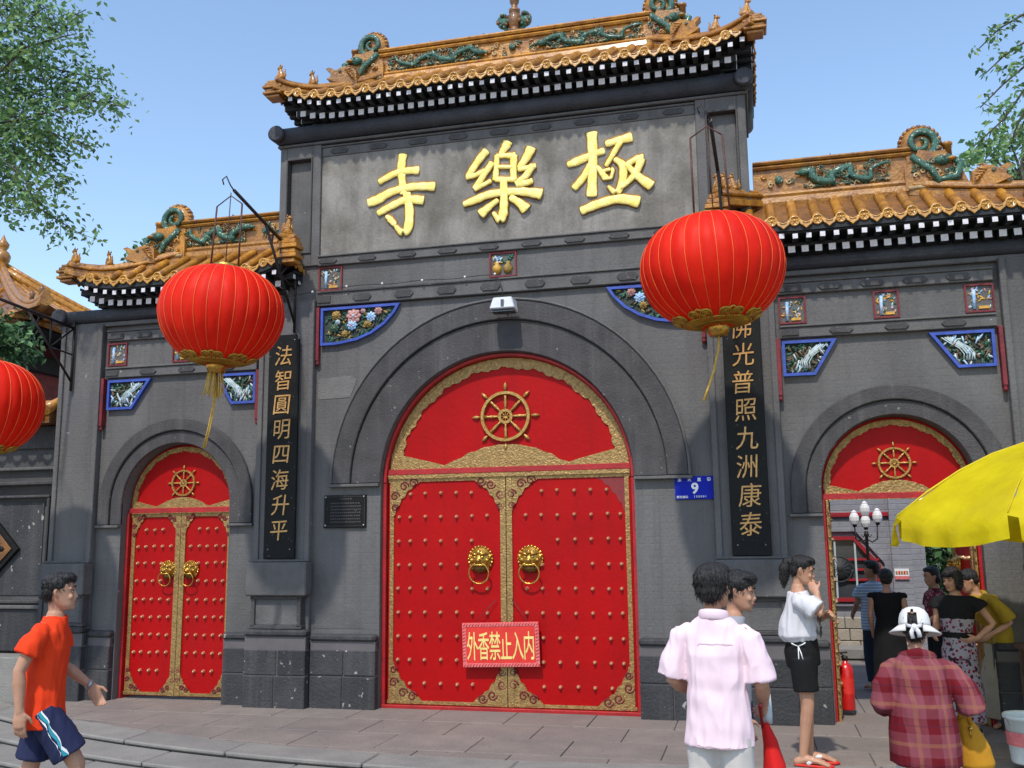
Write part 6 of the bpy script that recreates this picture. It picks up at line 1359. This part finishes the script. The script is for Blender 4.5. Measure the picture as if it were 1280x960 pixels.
# 2 man in the pink shirt, back turned
j = jd(lel=(.140, -.005, .635), lwr=(.105, -.135, .58), rel=(-.132, -.01, .63), rwr=(-.115, -.12, .56), lsh=(.102, 0, .795), rsh=(-.102, 0, .795))
PINK = fabric('pink_cotton', 'plain', [(.80,.615,.665), (.75,.56,.61)]); KHAKI = fabric('pale_khaki', 'plain', [(.56,.52,.48), (.50,.46,.42)])
def ex_pink(t, J, P, hs, h):
    mb = MB(); n = nk = J['neck']; mb.tube([n+Vector((.042*math.cos(a), .042*math.sin(a)+.004, .002+.010*math.sin(a)))*h for a in [R(x) for x in range(0, 361, 15)]], [(.016*h, .0045*h)]*25, 8, 0, up=(0, 0, 1)); inst('collar', mb.mesh('collar', [PINK]), t, local=True)
    so = [o for o in t.children if o.name.startswith('shirt')][0]; SEAM = fabric('pink_seam', 'plain', [(.50,.36,.40), (.46,.32,.36)])
    for nm, pts, w_ in (('yoke_seam', [(x*h, .12*h, (.772-.9*x*x)*h) for x in [-.085+.017*i for i in range(11)]], .0035), ('hem_seam', [(x*h, .2*h, .468*h) for x in [-.10+.02*i for i in range(11)]], .003)):
        inst(nm, ribbon_on(so, pts, w_).mesh(nm, [SEAM]), t, local=True)
    w = J['rwr']+Vector((0, -.05, -.01))*h; mb = MB()
    mb.tube([w+Vector((.0, 0, .05)), w+Vector((0, 0, -.05)), w+Vector((0, 0, -.09))], [.022, .026, .024], 12, 0); mb.tube([w+Vector((0, 0, .05)), w+Vector((0, 0, .075))], .011, 10, 0); inst('water_bottle', mb.mesh('water_bottle', [M['sash_grey']]), t, local=True)
person('man in a pale pink short sleeved shirt standing with his back turned', (2.12, -4.0, GZ), 170, 1.61, j,
       [('shirt', PINK, [torso(.094, .072, .455, 1.12, 0, .108), slv(j, 'l', .92, .040, .049), slv(j, 'r', .90, .040, .048)], .0065, .0075),
        ('trousers', KHAKI, [([(0, 0, .56), (0, 0, .50), (0, 0, .45)], [(.086, .068), (.092, .074), (.085, .07)], UPX), leg(j, 'l', 1.9, .058, .042, .050), leg(j, 'r', 1.9, .058, .042, .050)], .011, .004)],
       [('b', (0, .10, .66), (.42, .43, .40)), ('b', (0, -.16, .87), (.33, .24, .18)), ('b', (0, .24, .42), (.33, .26, .30)), ('b', (.29, .08, .50), (.09, .14, .16)), ('b', (-.29, .08, .50), (.09, .14, .16))], (0, 0, -14), .0055, (.5, .8), None, True, ex_pink)
tb = thing('red_bag', 'red cloth bag hanging beside the man in the pink shirt', 'bag', (2.36, -3.82, .50))
mb = MB(); mb.tube([(2.335, -3.80, .62), (2.36, -3.80, .53), (2.375, -3.80, .42), (2.365, -3.80, .33), (2.355, -3.80, .30)], [(.018, .03), (.035, .07), (.055, .10), (.062, .10), (.045, .09)], 14, 0, up=UPX)
o = inst('pouch', remesh(mb, 'pouch', fabric('red_cloth', 'plain', [(.62,.015,.012), (.52,.01,.01)]), .008, .006), tb); mb = MB(); mb.tube([(2.325, -3.82, .60), (2.315, -3.87, .72), (2.32, -3.93, .73)], .008, 6, 0); mb.build('strap', M['red_frame'], tb)
# 3 the man hidden behind him
j = jd(neck=(-.01, -.02, .83), lel=(.115, .02, .645), rel=(-.115, .02, .645), lwr=(.10, -.03, .50), rwr=(-.10, -.03, .50))
person('dark haired man facing right, mostly hidden behind the man in pink', (2.165, -3.36, GZ), 95, 1.55, j,
       [('shirt', fabric('grey_cotton', 'plain', [(.30,.30,.32), (.24,.24,.27)]), [torso(.095, .07, .48), slv(j, 'l', .6, .042, .044), slv(j, 'r', .6, .042, .044)], .012, .004),
        ('trousers', NAVY, [([(0, 0, .56), (0, 0, .46)], [(.088, .07), (.09, .075)], UPX), leg(j, 'l', 1.9, .062, .04, .05), leg(j, 'r', 1.9, .062, .04, .05)], .012, .003)],
       SHORT, (10, 0, -12), .0075, (.4, .4))
# 4 girl with the ponytail
j = jd(lsh=(.095, -.005, .80), rsh=(-.095, 0, .80), rel=(-.115, -.110, .715), rwr=(-.055, -.085, .815), rhd=(-.02, -.06, .855), lel=(.11, -.06, .67), lwr=(.02, -.12, .70), lkn=(.045, .0, .285), rkn=(-.045, -.015, .285), lan=(.045, .0, .043), ran=(-.045, .02, .043))
WHT = fabric('white_gauze', 'plain', [(.62,.60,.61), (.54,.52,.54)]); BLK = fabric('black_cotton', 'plain', [(.006,.006,.006), (.009,.009,.010)])
def ex_girl(t, J, P, hs, h):
    for s in 'lr':
        a = J[s+'an']; q = 1 if s == 'l' else -1
        mb = MB(); mb.slab([(a.x+x*h, a.y+y*h) for x, y in ((-.022, .040), (.022, .040), (.026, .0), (.030, -.07), (.026, -.125), (0, -.142), (-.026, -.125), (-.030, -.07), (-.026, 0))], .002, .016); sp = inst('sandal', mb.mesh('sandal', [M['notice_red'], M['white_print']], bevel=.003), t, local=True)
        mb = MB()
        for e in (-1, 1): mb.tube([(a.x+e*.026*h, a.y-.02*h, .018), (a.x+e*.022*h, a.y-.045*h, .050), (a.x, a.y-.095*h, .032)], [(.010*h, .004*h)]*3, 6, 0)
        inst('strap', mb.mesh('strap', [M['white_print']]), t, local=True)
    mb = MB(); b = Vector((-.085, .01, .56))*h
    for dx, dz in ((.0, -.09), (.02, -.06), (-.03, .015), (.035, .02)): mb.tube([b, b+Vector((-.008, -dx*.6, dz*.5))*h, b+Vector((-.012, -dx, dz))*h], .0045, 5, 0)
    inst('drawstring', mb.mesh('drawstring', [M['white_print']]), t, local=True)
    mb = MB(); rng = random.Random(5)
    for k in range(26):
        c = Vector((rng.uniform(-.05, .02), -.0895-.004, rng.uniform(.60, .74)))*h; mb.ball(tuple(c), (.012*h, .004*h, .010*h), 0, 6, 4)
    inst('shirt_print', mb.mesh('shirt_print', [M['relief_dark']]), t, local=True)
person('young woman with a ponytail in loose white top and black shorts beside the open gate', (2.62, -1.58, -.043), 82, 1.46, j,
       [('blouse', WHT, [([(0, .012, .575), ('pelvis', (0, .012, .075)), ('waist', (0, .014, .02)), 'chest', ('chest', (0, 0, .055)), ('neck', (0, 0, -.012))], [(.088, .075), (.104, .098), (.100, .094), (.096, .078), (.090, .060), (.060, .048)], UPX), slv(j, 'l', .75, .048, .055), slv(j, 'r', .80, .050, .056)], .0075, .0085),
        ('shorts', BLK, [([(0, 0, .60), (0, .003, .53), (0, 0, .46)], [(.082, .072), (.094, .084), (.090, .080)], UPX), leg(j, 'l', .72, .062, .060), leg(j, 'r', .72, .062, .060)], .009, .004)],
       [('b', (0, .08, .71), (.400, .42, .345)), ('b', (0, -.14, .90), (.33, .25, .14)), ('b', (0, .24, .48), (.345, .25, .29)), ('b', (.30, -.02, .62), (.06, .17, .20)), ('b', (-.30, .0, .66), (.06, .15, .14)), ('t', [(0, .42, .78), (0, .56, .70), (0, .62, .40), (0, .60, .05), (0, .55, -.28)], [.12, .19, .22, .17, .05])], (14, 0, 0), .0052, (.5, 1.0), None, True, ex_girl, False)
# 5 woman in the black dress
j = jd(lel=(.125, .02, .65), lwr=(.12, -.05, .53), rel=(-.13, .02, .65), rwr=(-.135, -.01, .51))
person('woman in a sleeveless black dress, back turned, in the open gateway', (3.52, 1.0, -.045), 172, 1.28, j,
       [('dress', BLK, [([(0, 0, .16), (0, 0, .35), 'pelvis', 'waist', 'chest', ('chest', (0, 0, .05)), ('neck', (0, 0, -.012))], [(.135, .11), (.125, .10), (.108, .085), (.088, .068), (.102, .072), (.112, .056), (.06, .045)], UPX), slv(j, 'l', .18, .036, .040), slv(j, 'r', .18, .036, .040)], .010, .004)],
       [('b', (0, .10, .66), (.40, .42, .38)), ('b', (0, -.14, .88), (.31, .22, .15)), ('b', (0, .22, .42), (.33, .25, .26))], (0, 0, 6), .010, (.4, .4), male=False)
# 6 man in the striped shirt
j = jd(lel=(.13, -.03, .65), lwr=(.12, -.12, .58), rel=(-.13, .0, .65), rwr=(-.12, -.10, .56))
person('man in a light blue striped shirt, in the courtyard behind the woman in black', (3.50, 1.95, -.045), 200, 1.33, j,
       [('striped_shirt', fabric('blue_stripe', 'stripe', [(.26,.42,.66), (.62,.68,.74)]), [torso(.112, .075, .46), slv(j, 'l', .6, .046, .048), slv(j, 'r', .6, .046, .048)], .012, .004),
        ('trousers', fabric('dark_blue', 'plain', [(.03,.04,.07), (.02,.03,.05)]), [([(0, 0, .56), (0, 0, .46)], [(.088, .07), (.09, .075)], UPX), leg(j, 'l', 1.9, .062, .04, .05), leg(j, 'r', 1.9, .062, .04, .05)], .013, .002)],
       SHORT, (0, 0, 50), .011, (.4, .4))
# 7 woman in plaid with the white hat
j = jd(neck=(0, -.05, .815), chest=(0, -.02, .72), lsh=(.105, -.03, .780), rsh=(-.105, -.03, .780), lel=(.135, .0, .63), lwr=(.10, -.13, .60), rel=(-.175, .0, .63), rwr=(-.12, -.14, .66))
PLD = fabric('plaid_flannel', 'plaid', [(.200,.050,.065), (.12,.003,.008), (.27,.11,.06), (.05,.012,.03)], 1.85); CRM = fabric('white_linen', 'plain', [(.70,.68,.66), (.6,.58,.56)])
def ex_plaid(t, J, P, hs, h):
    hat = MB(); vs = []; n = 28
    prof = [(.47, .52), (.465, .62), (.45, .75), (.41, .88), (.33, .99), (.20, 1.06), (.03, 1.09)]
    for r, z in prof:
        for k in range(n): a = 2*math.pi*k/n; vs.append(P(r*.93*math.cos(a), .05+r*1.03*math.sin(a), z))
    hat.add(vs, [(i*n+k, i*n+(k+1) % n, (i+1)*n+(k+1) % n, (i+1)*n+k) for i in range(6) for k in range(n) if not ((i < 3 and k in (5, 6, 7)) or (i == 3 and k == 6) )], 0, True)
    hc = inst('hat', hat.mesh('hat', [CRM]), t, local=True); md = hc.modifiers.new('thickness', 'SOLIDIFY'); md.thickness = .004
    br = MB(); vs = []; nb = 30
    for r in (.0, .33):
        for k in range(nb+1):
            a = R(120+300*k/nb); f = math.sin(R(180*k/nb))**.5; vs.append(P((.455+r*f)*math.cos(a), .05+(.49+r*f)*math.sin(a), .53-r*.55))
    br.add(vs, [(k, k+1, nb+2+k, nb+1+k) for k in range(nb)], 0, True); bo = inst('brim', br.mesh('brim', [CRM]), t, local=True); md = bo.modifiers.new('thickness', 'SOLIDIFY'); md.thickness = .006
    kn = MB(); kn.ball(P(0, .57, .44), (.10*hs, .08*hs, .10*hs), 0, 8, 6); kn.tube([P(0, .58, .44), P(-.10, .60, .32), P(-.13, .58, .16)], [(.07*hs, .02*hs)]*3, 7, 0); kn.tube([P(0, .58, .44), P(.08, .60, .30), P(.05, .58, .12)], [(.07*hs, .02*hs)]*3, 7, 0)
    kn.tube([P(-.2, .50, .50), P(-.08, .555, .46), P(0, .57, .44), P(.08, .555, .46), P(.2, .50, .50)], [(.05*hs, .015*hs)]*5, 7, 0); inst('ribbon', kn.mesh('ribbon', [CRM]), t, local=True)
    c = MB(); n_ = J['neck']; c.tube([n_+Vector((.062*math.cos(a), .056*math.sin(a)+.012, -.006-.016*abs(math.cos(a))+.010*math.sin(a)))*h for a in [R(x) for x in range(0, 361, 15)]], [(.022*h, .008*h)]*25, 8, 0, up=(0, 0, 1)); inst('collar', c.mesh('collar', [PLD]), t, local=True)
pw = person('woman in a red plaid shirt and white sun hat, back turned, beneath the parasol edge', (3.12, -3.5, GZ), 176, 1.37, j,
       [('plaid_shirt', PLD, [([(0, .0, .42), ('pelvis', (0, 0, .02)), 'waist', 'chest', ('chest', (0, 0, .05)), ('neck', (0, .01, -.015))], [(.128, .090), (.120, .086), (.108, .080), (.106, .080), (.104, .062), (.060, .050)], UPX), slv(j, 'l', 1.25, .048, .046), slv(j, 'r', 1.25, .050, .048)], .007, .0085),
        ('trousers', CRM, [([(0, 0, .54), (0, 0, .42)], [(.09, .075), (.10, .08)], UPX), leg(j, 'l', 1.9, .060, .05, .055), leg(j, 'r', 1.9, .060, .05, .055)], .010, .005)],
       [('b', (0, .12, .58), (.37, .40, .34)), ('b', (0, .30, .30), (.25, .16, .24))], (12, 0, -5), .0065, (.6, .8), None, True, ex_plaid, False)
tb = thing('mustard_handbag', 'mustard yellow handbag hanging at the side of the woman in plaid', 'bag', (3.36, -3.42, .40)); mb = MB()
MUS = fabric('mustard_leather', 'plain', [(.50,.24,.015), (.42,.19,.012)])
mb.tube([(3.325, -3.38, .61), (3.345, -3.38, .55), (3.375, -3.38, .45), (3.385, -3.38, .38), (3.385, -3.38, .355)], [(.03, .03), (.055, .05), (.080, .06), (.085, .06), (.07, .045)], 18, 0, up=UPX)
inst('pouch', remesh(mb, 'pouch', MUS, .008, .006, (14, 14, 4)), tb)
mb = MB(); mb.tube([(3.315, -3.40, .58), (3.31, -3.42, .72), (3.30, -3.45, .83)], [(.010, .004)]*3, 6, 0); mb.tube([(3.36, -3.42, .58), (3.33, -3.44, .72), (3.31, -3.46, .83)], [(.010, .004)]*3, 6, 0); mb.build('strap', MUS, tb)
mb = MB(); mb.ball((3.355, -3.435, .565), .012, 0, 8, 5); mb.tube([(3.35, -3.44, .56), (3.352, -3.442, .52)], .004, 5, 0); mb.build('clasp', M['brass'], tb)
# 8 woman in the floral outfit
j = jd(lel=(.20, .03, .655), lwr=(.115, -.03, .57), lhd=(.07, -.06, .555), rel=(-.125, .0, .65), rwr=(-.10, -.11, .60), lkn=(.055, .01, .285), rkn=(-.05, -.03, .285))
FLO = fabric('floral_cotton', 'print', [(.30,.27,.30), (.20,.01,.03), (.03,.02,.03)], 1.9)
def ex_flo(t, J, P, hs, h):
    for s in 'lr':
        a = J[s+'an']; mb = MB(); mb.tube([a+Vector((0, .035, -.028))*h, a+Vector((0, -.02, -.022))*h, a+Vector((0, -.10, -.030))*h], [(.028*h, .022*h), (.030*h, .026*h), (.03*h, .016*h)], 10, 0, up=UPX, round_=True); mb.tube([a+Vector((0, .04, -.042))*h, a+Vector((0, -.11, -.042))*h], [(.032*h, .008*h)]*2, 10, 1, up=UPX, round_=True); inst('shoe', mb.mesh('shoe', [M['rubber'], M['white_print']]), t, local=True)
person('woman with a dark bob in black and red floral clothes, one hand on her hip', (3.90, -.25, -.045), -28, 1.33, j,
       [('black_yoke', BLK, [([('waist', (0, 0, .06)), ('chest', (0, 0, .0)), ('chest', (0, 0, .055)), ('neck', (0, 0, -.012))], [(.100, .074), (.106, .076), (.110, .060), (.070, .050)], UPX), slv(j, 'l', .40, .042, .050), slv(j, 'r', .40, .042, .050)], .008, .005),
        ('floral_top', FLO, [([('pelvis', (0, 0, .06)), 'waist', ('waist', (0, 0, .07))], [(.088, .068), (.085, .066), (.101, .075)], UPX)], .009, .003),
        ('sash', BLK, [([('pelvis', (0, 0, .035)), ('pelvis', (0, 0, .075))], [(.093, .073), (.090, .070)], UPX)], .009, .002),
        ('trousers', FLO, [([('pelvis', (0, 0, .05)), (0, 0, .45)], [(.090, .07), (.102, .085)], UPX), leg(j, 'l', 1.86, .060, .066, .062), leg(j, 'r', 1.86, .060, .066, .062)], .010, .006)],
       [('b', (0, .08, .68), (.43, .43, .38)), ('b', (0, -.26, .80), (.30, .14, .18)), ('b', (0, .22, .36), (.40, .26, .42)), ('b', (.33, -.02, .38), (.11, .24, .40)), ('b', (-.33, -.02, .38), (.11, .24, .40))], (14, 0, -18), .0075, (.5, .4), None, True, ex_flo, False)
# 9 person in the mustard top
j = jd(chest=(0, -.05, .71), neck=(0, -.12, .79), lsh=(.11, -.07, .775), rsh=(-.11, -.07, .775), lel=(.15, .0, .63), lwr=(.12, -.12, .56), rel=(-.14, -.02, .63), rwr=(-.1, -.14, .6))
person('person in mustard top and long beige skirt, behind the woman with hand on hip', (4.27, .12, -.045), -70, 1.36, j,
       [('mustard_top', fabric('mustard_cotton', 'plain', [(.36,.24,.02), (.28,.18,.015)]), [torso(.12, .085, .50, 1.05), slv(j, 'l', .9, .045, .05), slv(j, 'r', .9, .045, .05)], .011, .006),
        ('long_skirt', fabric('beige_linen', 'plain', [(.40,.37,.28), (.34,.31,.23)]), [([(0, .02, .06), (0, .01, .3), (0, 0, .52)], [(.14, .12), (.13, .11), (.10, .08)], UPX)], .011, .008)],
       SHORT, (20, 0, -20), .010, (.4, .4), male=False)
# 10 person beyond the gate, face hidden
j = jd(lel=(.13, -.03, .65), lwr=(.10, -.12, .60), rel=(-.13, .0, .65), rwr=(-.10, -.12, .60))
person('dark haired person in a maroon patterned top in the gateway, left of the floral woman', (3.99, 1.25, -.045), -75, 1.29, j,
       [('patterned_top', fabric('maroon_print', 'print', [(.16,.02,.03), (.35,.18,.18), (.05,.01,.02)], 1.6), [torso(.105, .075, .48), slv(j, 'l', .7, .044, .046), slv(j, 'r', .7, .044, .046)], .013, .004),
        ('trousers', BLK, [([(0, 0, .56), (0, 0, .46)], [(.088, .07), (.09, .075)], UPX), leg(j, 'l', 1.9, .062, .04, .05), leg(j, 'r', 1.9, .062, .04, .05)], .014, .002)],
       [('b', (0, .10, .66), (.40, .42, .38)), ('b', (0, .22, .36), (.38, .25, .36)), ('b', (0, -.14, .88), (.31, .22, .15))], (10, 0, 0), .011, (.4, .4), male=False)
